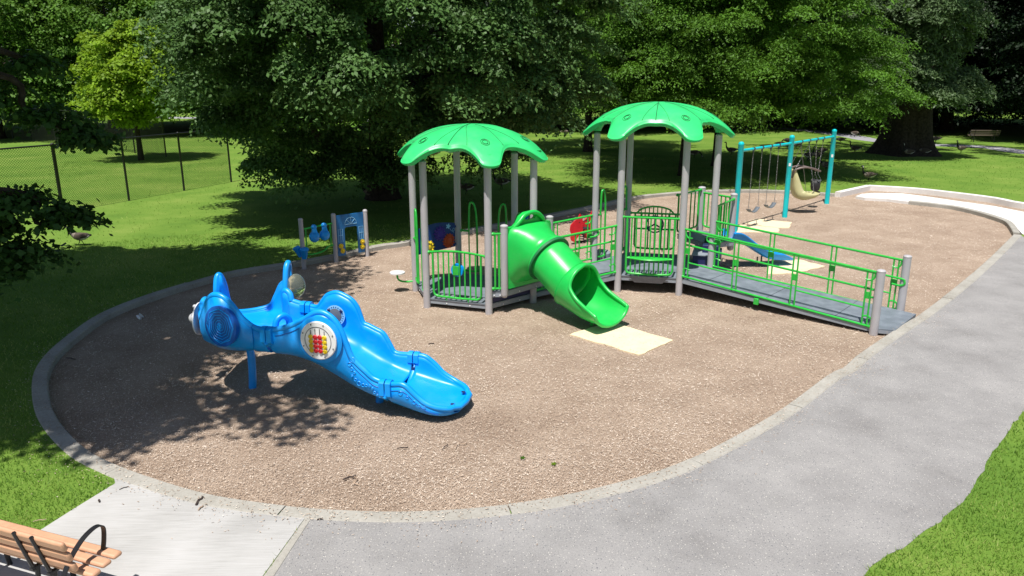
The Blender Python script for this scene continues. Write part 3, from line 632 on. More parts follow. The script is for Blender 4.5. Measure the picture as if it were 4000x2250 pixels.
# bridge between the towers and the ramp down to the path
def ramp_deck(c4, z4, name, sidez=.10):
    v = [V3(p, z) for p, z in zip(c4, z4)]; u = [p-Vector((0, 0, .02)) for p in v]; l = [p-Vector((0, 0, sidez)) for p in v]
    o = MB().add(v+u, [(0, 1, 2, 3), (0, 4, 5, 1), (1, 5, 6, 2), (2, 6, 7, 3), (3, 7, 4, 0)], False).build(name, M['deck'], PS)
    MB().add([p+Vector((0, 0, -.001)) for p in u]+l, [(0, 4, 5, 1), (1, 5, 6, 2), (2, 6, 7, 3), (3, 7, 4, 0), (7, 6, 5, 4)], False).build("side_beam", M['deckside'], o, bevel=.004)
    return o
def rail_side(q0, z0, q1, z1, stations, nside, low=True, name="hand_rail", tophook=(1, 1)):
    """sloping rail: top, middle, lower and bottom tubes, paired uprights, bracket plates, inner grab rail. z0,z1 = deck heights"""
    a, b = Vector((*q0, 0)), Vector((*q1, 0)); d = (b-a); L = d.length; d.normalize(); inn = nside; sl = (z1-z0)/L
    Q = lambda s, h, o=0: a+d*s+Vector((0, 0, z0+sl*s+h))+inn*o
    mb = MB(); e0, e1 = .07, L-.07
    mb.tube([Q(e0, 1.06), Q(e1, 1.06)], RR); mb.tube([Q(e0, .035), Q(e1, .035)], RR*.95)
    for s, sg in ((e0, 1), (e1, -1)):
        clamp(mb, Q(s, .035), d, .034)
        mb.tube(crom([Q(s+.02*sg, 1.05), Q(s+.03*sg, .95), Q(s+.09*sg, .89), Q(s+.18*sg, .90)], 4), RR*.7, 6)
        mb.tube(crom([Q(s+.02*sg, .05), Q(s+.0*sg, .16), Q(s+.06*sg, .22), Q(s+.16*sg, .20)], 4), RR*.7, 6)
    for f in stations:
        for ds in (-.045, .045): mb.tube([Q(f*L+ds, .035), Q(f*L+ds, 1.06)], RR*.68, 6)
    for i in range(len(stations)-1):
        mb.tube([Q(stations[i]*L+.045, .36), Q(stations[i+1]*L-.045, .36)], RR*.7, 6)
    o = mb.build(name, M['rail'], PS)
    g = MB(); s0, s1 = stations[0]*L-.16, stations[-1]*L+.14
    pts = [Q(s0+.16, .57, .05), Q(s0+.02, .57, .07), Q(s0-.06, .61, .07), Q(s0-.06, .67, .07), Q(s0+.02, .71, .07)]+[Q(s0+(s1-s0)*i/6, .71, .07) for i in range(1, 6)]+[Q(s1-.02, .71, .07), Q(s1+.06, .67, .07), Q(s1+.06, .61, .07), Q(s1-.02, .57, .07), Q(s1-.16, .57, .05)]
    g.tube(crom(pts, 4), RR*.9); g.build("grab_rail", M['rail'], o)
    for f in stations: MB().box(Q(f*L, .60, .02), (.12, .012, .13), math.atan2(d.y, d.x)).build("bracket_plate", M['rail'], o, bevel=.006)
    return o
e = Vector((.748, -.663, 0)); en = Vector((.663, .748, 0))
ramp_deck([(3.60, 15.97), (6.66, 13.26), (7.60, 14.38), (4.50, 16.94)], [.375, .135, .135, .375], "ramp")
ramp_deck([(6.66, 13.26), (6.93, 13.19), (7.80, 14.16), (7.60, 14.38)], [.134, .128, .128, .134], "ramp_foot", .09)
sm = MB()
for f in (.12, .46, .80):
    a_, b_ = V3(Vector((3.60, 15.97, 0)).lerp(Vector((6.66, 13.26, 0)), f), .375-.24*f+.001), V3(Vector((4.50, 16.94, 0)).lerp(Vector((7.60, 14.38, 0)), f), .375-.24*f+.001)
    sm.tube([a_, b_], .004, 4)
sm.build("deck_joints", M['black'], PS)
rail_side((3.60, 15.97), .40, (6.60, 13.31), .10, (.035, .31, .615, .955), en*1)
rail_side((4.50, 16.94), .38, (7.63, 14.44), .05, (.035, .34, .66, .955), -en*1)
for p in ((6.60, 13.31), (7.63, 14.44)): MB().post(p, 0, 1.22, .076, 20).build("ramp_post", M['post'], PS)
ramp_deck([(.44, 15.43), (2.315, 16.26), (1.92, 17.52), (.06, 16.69)], [.20, .375, .375, .20], "bridge")
bn = Vector((-.405, .914, 0))
rail_side((.44, 15.43), .22, (2.315, 16.26), .42, (.12, .50, .93), bn)
rail_side((.06, 16.69), .22, (1.92, 17.52), .42, (.10, .50, .93), -bn)
# middle support foot under the ramp, shiny plate on the beam
MB().box((4.9, 14.79, .2), (.10, .06, .13), -.725).build("beam_bracket", M['rail'], PS, bevel=.01)
# middle tower fronts
def shelf(mb, Q, d, u0, u1):
    n_ = Vector((-d.y, d.x, 0)); z = .78; L = u1-u0
    mb.tube([Q(u0, z)+n_*-.0]+[Q(u0+.04+(L-.08)*i/12, z-.01)-n_*(.16*math.sin(math.pi*i/12)) for i in range(13)]+[Q(u1, z)], RR*.8, 6)
    n = 12; top = [Q(u0+.04+(L-.08)*i/n, z+.004)-n_*(.155*math.sin(math.pi*i/n)) for i in range(n+1)]; bk = [Q(u0+.04+(L-.08)*i/n, z+.02)+n_*(.05*math.sin(math.pi*i/n)) for i in range(n+1)]
    mb.loft([top, bk])
guard(TM[0], TM[1], .43, 1.66, 11, .10, .0, extra=shelf)
def grid(mb, Q, d, u0, u1):
    z = 1.36; L = u1-u0
    mb.tube(crom([Q(u0+.04, z)]+[Q(u0+.04+(L-.08)*i/10, z+.02+.15*math.sin(math.pi*i/10)**.6) for i in range(1, 10)]+[Q(u1-.04, z)], 3), RR*.9)
    for i in range(1, 9): s = u0+.04+(L-.08)*i/9; mb.tube([Q(s, z-.1), Q(s, z+.02+.15*math.sin(math.pi*i/9)**.6)], RR*.6, 6)
    mb.tube([Q(u0, z-.08), Q(u1, z-.08)], RR*.7, 6); mb.tube([Q(u0, .98), Q(u1, .98)], RR*.9)
guard(TM[4], TM[3], .50, 1.36, 7, .12, .0, extra=grid)
q = Vector((*TM[4], 0)).lerp(Vector((*TM[3], 0)), .5); nn = Vector((.22, .975, 0))*-1
sw = MB().tube([V3(q, 1.12)+nn*.12+(Vector((.975, -.22, 0))*math.cos(a)+Vector((0, 0, 1))*math.sin(a))*.2 for a in [i*math.pi/14 for i in range(28)]], .018, 8, closed=True)
for a in (90, 210, 330): sw.tube([V3(q, 1.12)+nn*.10, V3(q, 1.12)+nn*.12+(Vector((.975, -.22, 0))*math.cos(R(a))+Vector((0, 0, 1))*math.sin(R(a)))*.2], .02, 6)
sw.build("steering_wheel", M['navy'], PS)
# clear dial plate and steps of the middle tower
MB().plate([(-.42, .0), (.42, .0), (.30, -.14), (-.30, -.14)], V3(Vector((*TM[0], 0)).lerp(Vector((*TM[1], 0)), .5)-Vector((.22, .975, 0))*.02, .375), (.975, -.22, 0), (0, 0, 1), .012).build("dial_plate", M['steel'], PS)
# upper platform with steps and blue slide
UP = [(4.60, 17.55), (5.30, 17.95), (5.28, 18.60), (4.76, 19.25), (4.10, 18.75)]
deck(UP, .78, .13)
st = MB()
st.box((4.60, 17.62, .48), (.62, .95, .22), R(-17)); st.box((4.72, 17.80, .68), (.36, .9, .2), R(-17))
st.build("step_block", M['navy'], PS, bevel=.012)
MB().box((4.50, 17.58, .595), (.50, .90, .02), R(-17)).build("step_tread", M['deckside'], PS)
MB().post((4.80, 19.35), 0, 1.86, .09, 20).build("platform_post", M['post'], PS)
MB().lathe([(.02, 0), (.06, .015), (.078, .05), (.08, .08), (.08, 1.36), (.085, 1.365), (.085, 1.39), (.055, 1.41), (.02, 1.42)], (5.36, 18.45, .42), 20).build("short_post", M['post'], PS)
guard((3.95, 18.35), (4.78, 19.30), .88, 1.80, 6, .06, .0)
guard((4.80, 19.35), (5.36, 18.50), .88, 1.72, 7, .04, .0)
guard((4.55, 17.15), (5.36, 18.40), .80, 1.70, 5, .30, .0)
bs = MB(); rows = []
Bp = [(5.25, 18.35, .76), (5.5, 18.42, .72), (5.8, 18.5, .52), (6.1, 18.56, .33), (6.35, 18.62, .20), (6.7, 18.70, .15), (6.95, 18.74, .13)]
cp = crom(Bp, 5)
for i, p in enumerate(cp):
    tt = (cp[min(i+1, len(cp)-1)]-cp[max(i-1, 0)]).normalized(); sd_ = Vector((-tt.y, tt.x, 0)).normalized(); hgt = .17 if i < 24 else max(.03, .17*(1-(i-24)/8)); w_ = .26 if i < 27 else .26-.02*(i-26)
    rows.append([p+sd_*(w_*c_)+Vector((0, 0, hgt*h_)) for c_, h_ in ((-1.14, .7), (-1.12, .98), (-1.0, 1), (-.93, .6), (-.8, .12), (-.5, 0), (0, -.04), (.5, 0), (.8, .12), (.93, .6), (1, 1), (1.12, .98), (1.14, .7))])
bs.loft(rows); so_ = bs.build("blue_slide", M['blue'], PS, ang=50, solid=.02)
for x_ in ((6.05, 18.45), (6.25, 18.75)): MB().tube([(x_[0], x_[1], 0), (x_[0], x_[1], .26)], .02, 8).build("slide_leg", M['steel'], so_)
# grey stepping block and shoe-like pods behind the bridge
MB().lathe([(.36, 0), (.40, .05), (.40, .28), (.36, .34), (.30, .36)], (1.30, 17.35, .0), 9).build("step_stone", M['deckside'], PS, ang=30, bevel=.01)
MB().lathe([(.20, 0), (.24, .03), (.24, .2), (.2, .24)], (2.15, 18.15, .25), 14).build("entry_pod", M['deckside'], PS)

#================================================================ BLUE CLIMBER SLIDE
BC = empty("wave_slide", (0, 0, 0)); tag(BC, "long bright blue wavy slide with round activity panels on mulch", "slide")
O_ = Vector((-1.59, 10.27, 0)); T_ = Vector((-.96, .28, 0)); N_ = Vector((.28, .96, 0))
def Z(s, n, z): return O_+T_*s+N_*n+Vector((0, 0, z))
nr_s = [-.90, -.80, -.69, -.55, -.43, -.26, -.07, .07, .20, .30, .42, .52, .60, .70, .85, 1.0, 1.17, 1.39, 1.6, 1.78, 1.95, 2.05]
nr_z = [.19, .22, .25, .31, .40, .53, .52, .54, .58, .66, .76, .88, 1.12, 1.33, 1.45, 1.46, 1.36, 1.24, 1.17, 1.14, 1.15, 1.18]
fr_s = [-.90, -.80, -.64, -.45, -.33, -.17, .07, .32, .39, .48, .60, .72, .82, .88, .96, 1.06, 1.22, 1.38, 1.47, 1.56, 1.7, 1.85, 2.0, 2.05]
fr_z = [.18, .21, .25, .35, .47, .58, .585, .60, .72, .87, .93, .98, 1.03, 1.22, 1.34, 1.40, 1.45, 1.40, 1.30, 1.20, 1.20, 1.22, 1.25, 1.27]
fl_s = [-.90, -.7, -.45, -.1, .2, .5, .8, 1.1, 1.4, 1.8, 2.05]
fl_z = [.15, .155, .19, .27, .34, .45, .60, .74, .82, .84, .84]
hw_s = [-.93, -.88, -.8, -.65, -.5, .0, .5, 1.2, 2.05]; hw_v = [.20, .32, .40, .46, .47, .46, .46, .47, .50]
def crossx(s):
    zn, zf, z0 = smooth_interp(s, nr_s, nr_z), smooth_interp(s, fr_s, fr_z), smooth_interp(s, fl_s, fl_z); w_ = smooth_interp(s, hw_s, hw_v)
    pts = []
    hn, hf = max(zn-z0, .02), max(zf-z0, .02)
    for c_, h_ in ((-1, 1), (-.99, .8), (-.97, .5), (-.93, .25), (-.82, .08), (-.6, .01), (-.3, -.01), (0, -.02)): pts.append(Z(s, w_*c_+.0, z0+(hn*h_ if h_ > 0 else h_)))
    for c_, h_ in ((.3, -.01), (.6, .01), (.82, .08), (.93, .25), (.97, .5), (.99, .8), (1, 1)): pts.append(Z(s, w_*c_, z0+(hf*h_ if h_ > 0 else h_)))
    return pts
def chan(s0, s1, k, name):
    ss = [s0+(s1-s0)*i/k for i in range(k+1)]; rows = [crossx(s) for s in ss]
    o = MB().loft(rows).build(name, M['blue'], BC, ang=60, solid=.035)
    # outer skirt: hull belly turned under
    sk = MB(); rr = []
    for s in ss:
        c = crossx(s); z0 = smooth_interp(s, fl_s, fl_z)-.045; w_ = smooth_interp(s, hw_s, hw_v); row = []
        dep = .06
        for cc, hh in ((-1.10, None), (-1.10, .5), (-1.06, .18), (-.9, -.02), (-.45, -.10), (0, -.12), (.45, -.10), (.9, -.02), (1.06, .18), (1.10, .5), (1.10, None)):
            top = c[0].z if cc < 0 else c[-1].z
            row.append(Z(s, w_*cc, (top-.02) if hh is None else z0+(top-z0)*hh if hh > 0 else z0+hh*.6))
        rr.append(row)
    sk.loft(rr); sk.build("hull", M['blue'], o, ang=60, solid=.012)
    lips = MB()
    for side, i0 in ((-1, 0), (1, -1)):
        a_ = [crossx(s)[i0]+N_*side*.022 for s in ss]; lips.tube(a_, .042, 10)
    lips.build("rolled_rim", M['blue'], o)
    return o
chan(-.90, -.03, 26, "exit_section"); chan(.03, 1.74, 60, "middle_section"); chan(1.80, 2.06, 8, "neck_section")
tp = MB(); tip = [crossx(-.9)[i] for i in range(15)]
tp.tube([Z(-.90, -.28, .19), Z(-.955, -.22, .175), Z(-.975, 0, .165), Z(-.955, .22, .17), Z(-.90, .28, .19)], .045, 10)
tp.loft([tip, [Z(-.965, n_, .165) for n_ in np.linspace(-.24, .24, 15)]]); tp.build("tip", M['blue'], BC, ang=60)
# dark drain slots on the tip
for n_ in (-.24, .25): MB().lathe([(.035, 0), (.033, .004)], Z(-.86, n_*.9, .205), 14, (0.1, 0, 1)).build("drain_hole", M['navy'], BC)
ml = MB(); ss_ = [-.75+.05*i for i in range(49)]
ml.tube([Z(s, -smooth_interp(s, hw_s, hw_v)*1.115, smooth_interp(s, nr_s, nr_z)-.085) for s in ss_], .006, 6)
ml.build("moulding_line", M['blue_dark'], BC)
# couplings
for s in (0, 1.77):
    c = crossx(s); mb = MB()
    for side, i0 in ((-1, 0), (1, -1)):
        p = c[i0]+N_*side*.03
        prof = [p+N_*side*(-.075)+Vector((0, 0, -.10)), p+N_*side*(-.07)+Vector((0, 0, .02)), p+N_*side*(-.03)+Vector((0, 0, .055)), p+N_*side*(.03)+Vector((0, 0, .055)), p+N_*side*(.07)+Vector((0, 0, .02)), p+N_*side*.075+Vector((0, 0, -.16)), p+N_*side*.03+Vector((0, 0, -.2))]
        for sa, sb in ((-.085, -.008), (.008, .085)):
            r0 = [q_+T_*sa for q_ in prof]; r1 = [q_+T_*sb for q_ in prof]; mb.loft([r0, r1]); n_ = len(prof); mb.add(r0, [tuple(range(n_))]); mb.add(r1, [tuple(range(n_))[::-1]])
    z0 = smooth_interp(s, fl_s, fl_z)
    mb.tube([c[0]+N_*-.08+Vector((0, 0, -.15)), Z(s, -.42, z0+.02), Z(s, -.2, z0-.12), Z(s, .2, z0-.12), Z(s, .42, z0+.02), c[-1]+N_*.08+Vector((0, 0, -.15))], .05, 8)
    mb.build("coupling", M['blue'], BC, ang=45)
    MB().box(c[-1]-N_*.03+Vector((0, 0, -.26)), (.05, .03, .17), math.atan2(T_.y, T_.x)).build("gap_slot", M['navy'], BC)
# near abacus panel
c = Z(.945, -.565, 1.085); U_ = -T_; W_ = -N_
ab = MB().lathe([(.265, -.01), (.275, 0), (.275, .018), (.265, .026)], c, 48, W_).build("abacus_panel", M['white'], BC, ang=30)
sl_ = MB()
for i, x_ in enumerate((-.105, -.035, .035, .105)):
    sl_.tube([c+U_*x_+W_*.03+Vector((0, 0, z_)) for z_ in (.175 if abs(x_) < .05 else .145, -.12)], .005, 5)
sl_.tube([c+W_*.028+U_*(.20*math.cos(R(a_)))+Vector((0, 0, .20*math.sin(R(a_)))) for a_ in range(-75, 255, 6)], .0045, 5)
sl_.build("abacus_lines", M['steel'], ab)
for i, x_ in enumerate((-.105, -.035, .035, .105)):
    for j in range(4):
        MB().lathe([(.032, 0), (.033, .012), (.024, .02), (.022, .012), (.012, .013), (.012, .022), (.002, .024)], c+U_*x_+W_*.030+Vector((0, 0, .055-.066*j)), 16, W_).build("bead", M['yellow' if i in (0, 3) else 'red'], ab)
for k in range(8): MB().lathe([(.010, 0), (.009, .008)], c+W_*.026+U_*(.245*math.cos(R(22+45*k)))+Vector((0, 0, .245*math.sin(R(22+45*k)))), 8, W_).build("bolt", M['steel'], ab)
dk = MB().lathe([(.33, -.06), (.34, 0), (.31, .01)], c-W_*.02, 40, W_).build("panel_backing", M['blue'], BC, ang=30)
# far ring window (clear porthole with dark perforated ring)
c = Z(1.215, .45, 1.13)
rg = MB(); rg.lathe([(.155, 0), (.158, .012), (.10, .012)], c-N_*.05, 40, -N_).build("porthole_ring", M['lineblue'], BC, ang=30)
gl = MB().lathe([(.108, 0), (.06, .012), (.01, .018)], c-N_*.066, 28, -N_).build("porthole_glass", M['swseat'], BC)
dt = MB()
for k in range(22): dt.lathe([(.009, 0), (.008, .004)], c-N_*.064+T_*(.131*math.cos(2*math.pi*k/22))+Vector((0, 0, .131*math.sin(2*math.pi*k/22))), 8, -N_)
for a_ in (35, 145): dt.lathe([(.028, 0), (.02, .01)], c-N_*.064+T_*(.125*math.cos(R(a_)))+Vector((0, 0, .125*math.sin(R(a_)))), 10, -N_)
dt.build("ring_dots", M['navy'], BC)
# bubble reliefs on the near wall
bb = MB()
for s, z_, r_ in ((.48, .83, .035), (.53, .76, .028), (.50, .69, .02), (.46, .64, .016), (.50, .59, .013), (.45, .54, .02), (.40, .49, .03), (.34, .47, .024), (.29, .47, .018), (.24, .47, .014), (.20, .44, .012), (.17, .38, .018), (.13, .35, .012), (.09, .33, .012), (-.22, .42, .03), (-.32, .37, .02), (-.42, .31, .026), (-.5, .27, .016), (-.57, .25, .013)):
    w_ = smooth_interp(s, hw_s, hw_v); bb.tube([Z(s, -w_*1.11, z_)+T_*(r_*math.cos(a_))+Vector((0, 0, r_*math.sin(a_)))-N_*.006 for a_ in [i*math.pi/8 for i in range(16)]], .006, 5, closed=True)
bb.build("bubble_relief", M['blue'], BC)
# pod at the high end: wall follows a closed plan with a varying height
pl_ = [(2.05, -.50, 1.18, .0), (2.16, -.54, 1.30, .03), (2.28, -.57, 1.50, .05), (2.42, -.58, 1.62, .05), (2.58, -.56, 1.60, .05), (2.74, -.50, 1.42, .04), (2.88, -.42, 1.22, .0), (2.98, -.32, 1.16, .0),
       (3.08, -.18, 1.26, .03), (3.14, .0, 1.34, .03), (3.18, .16, 1.18, .02), (3.22, .32, 1.10, .02), (3.24, .38, 1.36, .02), (3.25, .44, 1.54, .02), (3.24, .50, 1.58, .02), (3.23, .57, 1.42, .0), (3.21, .61, 1.10, .0), (3.15, .70, .92, .0),
       (2.82, 1.03, .93, .0), (2.68, 1.06, 1.12, .0), (2.56, 1.04, 1.32, .0), (2.42, .98, 1.42, .0), (2.32, .92, 1.60, .0), (2.27, .84, 1.76, .0), (2.25, .74, 1.70, .0), (2.24, .66, 1.42, .0), (2.22, .58, 1.24, .0), (2.17, .54, 1.40, .0), (2.08, .52, 1.36, .0), (2.05, .50, 1.26, .0)]
PCc = (2.62, .22)
lp = crom([(a_[0], a_[1], a_[2]) for a_ in pl_], 5)
inner = []; rows = []
for f, g in ((1.0, 1.0), (.995, .75), (.99, .45), (.965, .2), (.92, .06), (.80, .0), (.4, -.02), (.02, -.03)):
    rows.append([Z(PCc[0]+(p.x-PCc[0])*f, PCc[1]+(p.y-PCc[1])*f, .86+((p.z-.86)*g if g > 0 else g)) for p in lp])
pod = MB().loft(rows).build("pod", M['blue'], BC, ang=60, solid=.035)
rows = []
for f, g in ((1.10, 1.0), (1.10, .5), (1.06, .12), (.9, -.06), (.5, -.12), (.02, -.14)):
    rows.append([Z(PCc[0]+(p.x-PCc[0])*f, PCc[1]+(p.y-PCc[1])*f, .82+((p.z-.84)*g if g > 0 else g*.7)) for p in lp])
MB().loft(rows).build("hull", M['blue'], pod, ang=60, solid=.012)
MB().tube([Z(PCc[0]+(p.x-PCc[0])*1.05, PCc[1]+(p.y-PCc[1])*1.05, p.z) for p in lp], .045, 10).build("rolled_rim", M['blue'], pod)
# spiral relief disc on the near face
fc = Z(2.41, -.70, 1.20); fn = (-N_*.97+T_*.16+Vector((0, 0, .06))).normalized(); fu = Vector((0, 0, 1)).cross(fn).normalized(); fv = fn.cross(fu)
ds = MB().lathe([(.285, -.07), (.295, -.02), (.295, .006), (.28, .012)], fc, 44, fn).build("spiral_disc", M['blue_dark'], BC, ang=30)
spm = MB()
pts = []
for k in range(46):
    a_ = k*math.pi/4.5; r_ = .033+.0044*k; pts.append(fc+fn*.012+fu*(r_*math.cos(a_))+fv*(r_*math.sin(a_)*1.04))
spm.tube(pts, .0062, 5)
for k in range(7):
    a_ = 2*math.pi*k/7; spm.tube(crom([fc+fn*.012+fu*(r_*math.cos(a_+b_))+fv*(r_*math.sin(a_+b_)) for r_, b_ in ((.0, 0), (.03, .3), (.05, .9))], 3), .006, 5)
spm.tube([fc+fn*.012+fu*(.250*math.cos(R(a_)))+fv*(.250*math.sin(R(a_))) for a_ in range(0, 360, 45)], .008, 5, closed=True)
spm.build("spiral_relief", M['blue'], ds)
# face panel with round knobs on the end
ec = Z(3.24, -.08, 1.05); en_ = (T_*.95-N_*.25).normalized(); eu = Vector((0, 0, 1)).cross(en_).normalized()
fp = MB().plate([(.27*math.cos(R(a_)), .25*math.sin(R(a_))) for a_ in range(0, 360, 15)], ec, eu, (0, 0, 1), .02).build("end_panel", M['white'], BC)
for u_, z_, r_ in ((.08, .03, .085), (-.06, -.04, .065), (.03, .2, .03)): MB().ball(ec+en_*.05+eu*u_+Vector((0, 0, z_)), r_, 18).build("knob", M['greyball'], fp)
# dome window on the far panel, bar handle in the pod
MB().ball(Z(2.10, .80, 1.42), .19, 22, (.75, .75, 1)).build("dome_window", M['bubble'], BC)
MB().tube(crom([Z(1.98, .34, .87), Z(1.98, .33, 1.02), Z(2.02, .25, 1.10), Z(2.08, .16, 1.04), Z(2.10, .13, .87)], 5), .05, 10).build("inner_hump", M['blue'], BC)
for sx, nx, zt in ((2.46, -.05, .82), (.36, .0, .34)):
    MB().tube(crom([Z(sx, nx, 0), Z(sx-.02, nx, .2), Z(sx-.03, nx, .5 if zt > .5 else .25), Z(sx, nx, zt)], 5), .058, 14).build("support_leg", M['blue'], BC)

#================================================================ MUSIC AND DOOR PANELS
MP = empty("activity_wall", (0, 0, 0)); tag(MP, "blue house front panel and blue drums between three grey posts", "play panel")
pL, pM, pR = Vector((-5.11, 18.35, 0)), Vector((-4.48, 19.07, 0)), Vector((-3.80, 19.70, 0))
for p, zt in ((pL, 1.27), (pM, 1.26), (pR, 1.25)):
    MB().lathe([(.056, 0), (.056, zt-.06), (.060, zt-.055), (.058, zt-.03), (.045, zt-.01), (.02, zt)], p, 18).build("post", M['post'], MP)
d = (pR-pM).normalized(); L = (pR-pM).length; nn = Vector((d.y, -d.x, 0))
mb = MB(); ox0, ox1, dx0, dx1 = .07, L-.07, .29, L-.26
holed_plate(mb, [(ox0, .14), (dx0, .14), (dx0, .80)]+[(dx0+.06*(1-math.cos(R(a_))), .80+.06*math.sin(R(a_))) for a_ in (30, 60, 90)]+[(dx1-.06*(1-math.cos(R(a_))), .80+.06*math.sin(R(a_))) for a_ in (90, 60, 30)]+[(dx1, .80), (dx1, .14), (ox1, .14), (ox1, 1.19), (ox0, 1.19)], [], pM, d, .024)
hp_ = mb.build("house_panel", M['panelblue'], MP, bevel=.003)
ln = MB(); Qp = lambda s, z: pM+d*s+Vector((0, 0, z))+nn*.015
cx = (dx0+dx1)/2
ln.tube([Qp(cx+.17*math.cos(R(a_)), .93+.17*math.sin(R(a_))) for a_ in range(0, 181, 12)]+[Qp(cx-.17, .93)], .006, 5, closed=True)
for a_ in (45, 90, 135): ln.tube([Qp(cx, .93), Qp(cx+.17*math.cos(R(a_)), .93+.17*math.sin(R(a_)))], .006, 5)
for s0, s1 in ((.105, .225), (L-.215, L-.095)):
    for z0 in (.5,):
        ln.tube([Qp(s0, z0), Qp(s1, z0), Qp(s1, z0+.33), Qp(s0, z0+.33)], .006, 5, closed=True); ln.tube([Qp((s0+s1)/2, z0), Qp((s0+s1)/2, z0+.33)], .005, 5); ln.tube([Qp(s0, z0+.17), Qp(s1, z0+.17)], .005, 5)
for s_ in (.16, L-.15):
    ln.tube([Qp(s_, .42), Qp(s_+.02, .2)], .004, 4); ln.tube([Qp(s_+.05, .35), Qp(s_+.02, .2)], .004, 4)
ln.build("white_outlines", M['lineblue'], hp_)
for s_, z in ((.15, .40), (.19, .27), (L-.14, .42), (L-.15, .29)):
    flower(pM+d*s_+Vector((0, 0, z))+nn*.03, .066, 8, M['yellow'], 0, hp_, U=d, W=nn, inner=.8, th=.03)
d2 = (pM-pL).normalized(); L2 = (pM-pL).length; Q2 = lambda s, z, o=0: pL+d2*s+Vector((0, 0, z))+Vector((d2.y, -d2.x, 0))*o
fr = MB(); fr.tube([Q2(.06, .99), Q2(L2-.06, 1.01)], .021); fr.tube([Q2(.12, .99), Q2(.12, .4)], .018, 6); fr.tube([Q2(L2-.12, 1.0), Q2(L2-.12, .46)], .018, 6)
fr.tube(crom([Q2(.06, .38), Q2(.2, .33), Q2(.45, .33), Q2(.62, .36), Q2(.75, .44), Q2(L2-.06, .46)], 4), .021); fr.build("drum_frame", M['rail'], MP)
for s_ in (.34, .64):
    g = MB(); g.lathe([(.02, -.095), (.08, -.085), (.125, -.045), (.142, 0), (.13, .04), (.10, .07), (.04, .09)], Q2(s_, .76, .03), 24, Vector((d2.y, -d2.x, .15)))
    g.ball(Q2(s_, 1.0, .03), .072, 16); g.tube([Q2(s_, 1.0, .03), Q2(s_, .86, .05)], [.055, .075], 12)
    g.build("gourd_drum", M['blue'], MP)
for (o_, r_, t_) in (((.06, -.05, .50), .105, (.05, -.12, .9)), ((-.13, -.01, .53), .085, (-.35, -.1, .9))):
    c = pL+Vector(o_)+Vector((0, -.05, 0)); ax = Vector(t_).normalized()
    MB().lathe([(r_*.55, -.22), (r_*.9, -.03), (r_*1.08, 0), (r_*1.08, .03), (r_*.96, .035), (r_*.9, .045), (r_*.05, .05)], c, 26, ax).build("bucket_drum", M['blue'], MP)

#================================================================ SWINGS
SL, SMd, SR = Vector((6.72, 22.8, 0)), Vector((9.08, 25.28, 0)), Vector((11.56, 28.02, 0))
SF = empty("swing_frame", (0, 0, 0)); tag(SF, "turquoise steel swing frame with three posts and a top beam", "swing frame")
for p in (SL, SMd, SR):
    MB().lathe([(.083, 0), (.083, 2.60), (.086, 2.605), (.084, 2.64), (.06, 2.68), (.02, 2.695)], p, 20).build("post", M['teal'], SF)
bz = 2.43; sd = (SR-SL).normalized()
for a_, b_ in ((SL, SMd), (SMd, SR)):
    q = (b_-a_).normalized(); MB().tube([a_+q*.04+Vector((0, 0, bz)), b_-q*.04+Vector((0, 0, bz))], .042, 14).build("top_beam", M['teal'], SF)
for p in (SMd, SR): MB().plate([(-.035, -.05), (.035, -.05), (.035, .05), (-.035, .05)], p+Vector((-.02, -.085, 1.75)), (1, 0, 0), (0, 0, 1), .003).build("sticker", M['white'], SF)
def hang(k, base, q):       # bracket on the beam at distance k
    p = base+q*k+Vector((0, 0, bz)); mb = MB(); mb.lathe([(.055, -.035), (.055, .035)], p, 14, q); mb.box(p+Vector((0, 0, -.06)), (.05, .04, .07), math.atan2(q.y, q.x)); mb.tube([p+Vector((0, 0, -.08)), p+Vector((0, 0, -.14))], .018, 6)
    mb.build("hanger", M['steel'], SF); return p+Vector((0, 0, -.14))
def chain(a, b, par, r=.011):
    mb = MB(); n = max(3, int((b-a).length/.052)); t = (b-a)/n; tt = t.normalized(); u = tt.orthogonal().normalized(); v = tt.cross(u)
    for i in range(n):
        c = a+t*(i+.5); w_ = u if i % 2 else v; h = t.length*.66
        mb.tube([c-tt*h+w_*.0, c-tt*h*.6+w_*r, c+tt*h*.6+w_*r, c+tt*h, c+tt*h*.6-w_*r, c-tt*h*.6-w_*r], .0042, 4, closed=True)
    return mb.build("chain", M['chain'], par, ang=80)
q1 = (SMd-SL).normalized(); q2 = (SR-SMd).normalized(); L1 = (SMd-SL).length; L2_ = (SR-SMd).length
SPT = [[hang(f*L1, SL, q1) for f in (.235, .40)], [hang(f*L1, SL, q1) for f in (.575, .735)]]
SPT2 = [[hang(f*L2_, SMd, q2) for f in (.22, .40)], [hang(f*L2_, SMd, q2) for f in (.575, .735)]]
def belt(P, lab):
    o = empty("belt_swing", (0, 0, 0)); tag(o, lab, "swing", "belt swings")
    a, b = P; hz_ = .50
    ca, cb = a.lerp(b, -.06), b.lerp(a, -.06); ca.z = hz_+.1; cb.z = hz_+.1
    chain(a, ca, o); chain(b, cb, o)
    q = (b-a).normalized(); nn = Vector((-q.y, q.x, 0)); mid = (ca+cb)/2; W_ = (cb-ca).length; rows = []
    for i in range(13):
        f = i/12; p = ca.lerp(cb, f); zz_ = -.13*math.sin(math.pi*f)**.8; rows.append([p+nn*(-.07)+Vector((0, 0, zz_+.0)), p+nn*.07+Vector((0, 0, zz_))])
    MB().loft(rows).build("seat", M['swseat'], o, solid=.014)
    tr = MB(); 
    for p in (ca, cb): tr.tube([p+nn*.07, p+Vector((0, 0, .10)), p-nn*.07], .006, 5, closed=True)
    tr.build("triangle", M['chain'], o)
belt(SPT[0], "belt swing seat nearest the left turquoise post"); belt(SPT[1], "belt swing seat nearest the middle turquoise post")
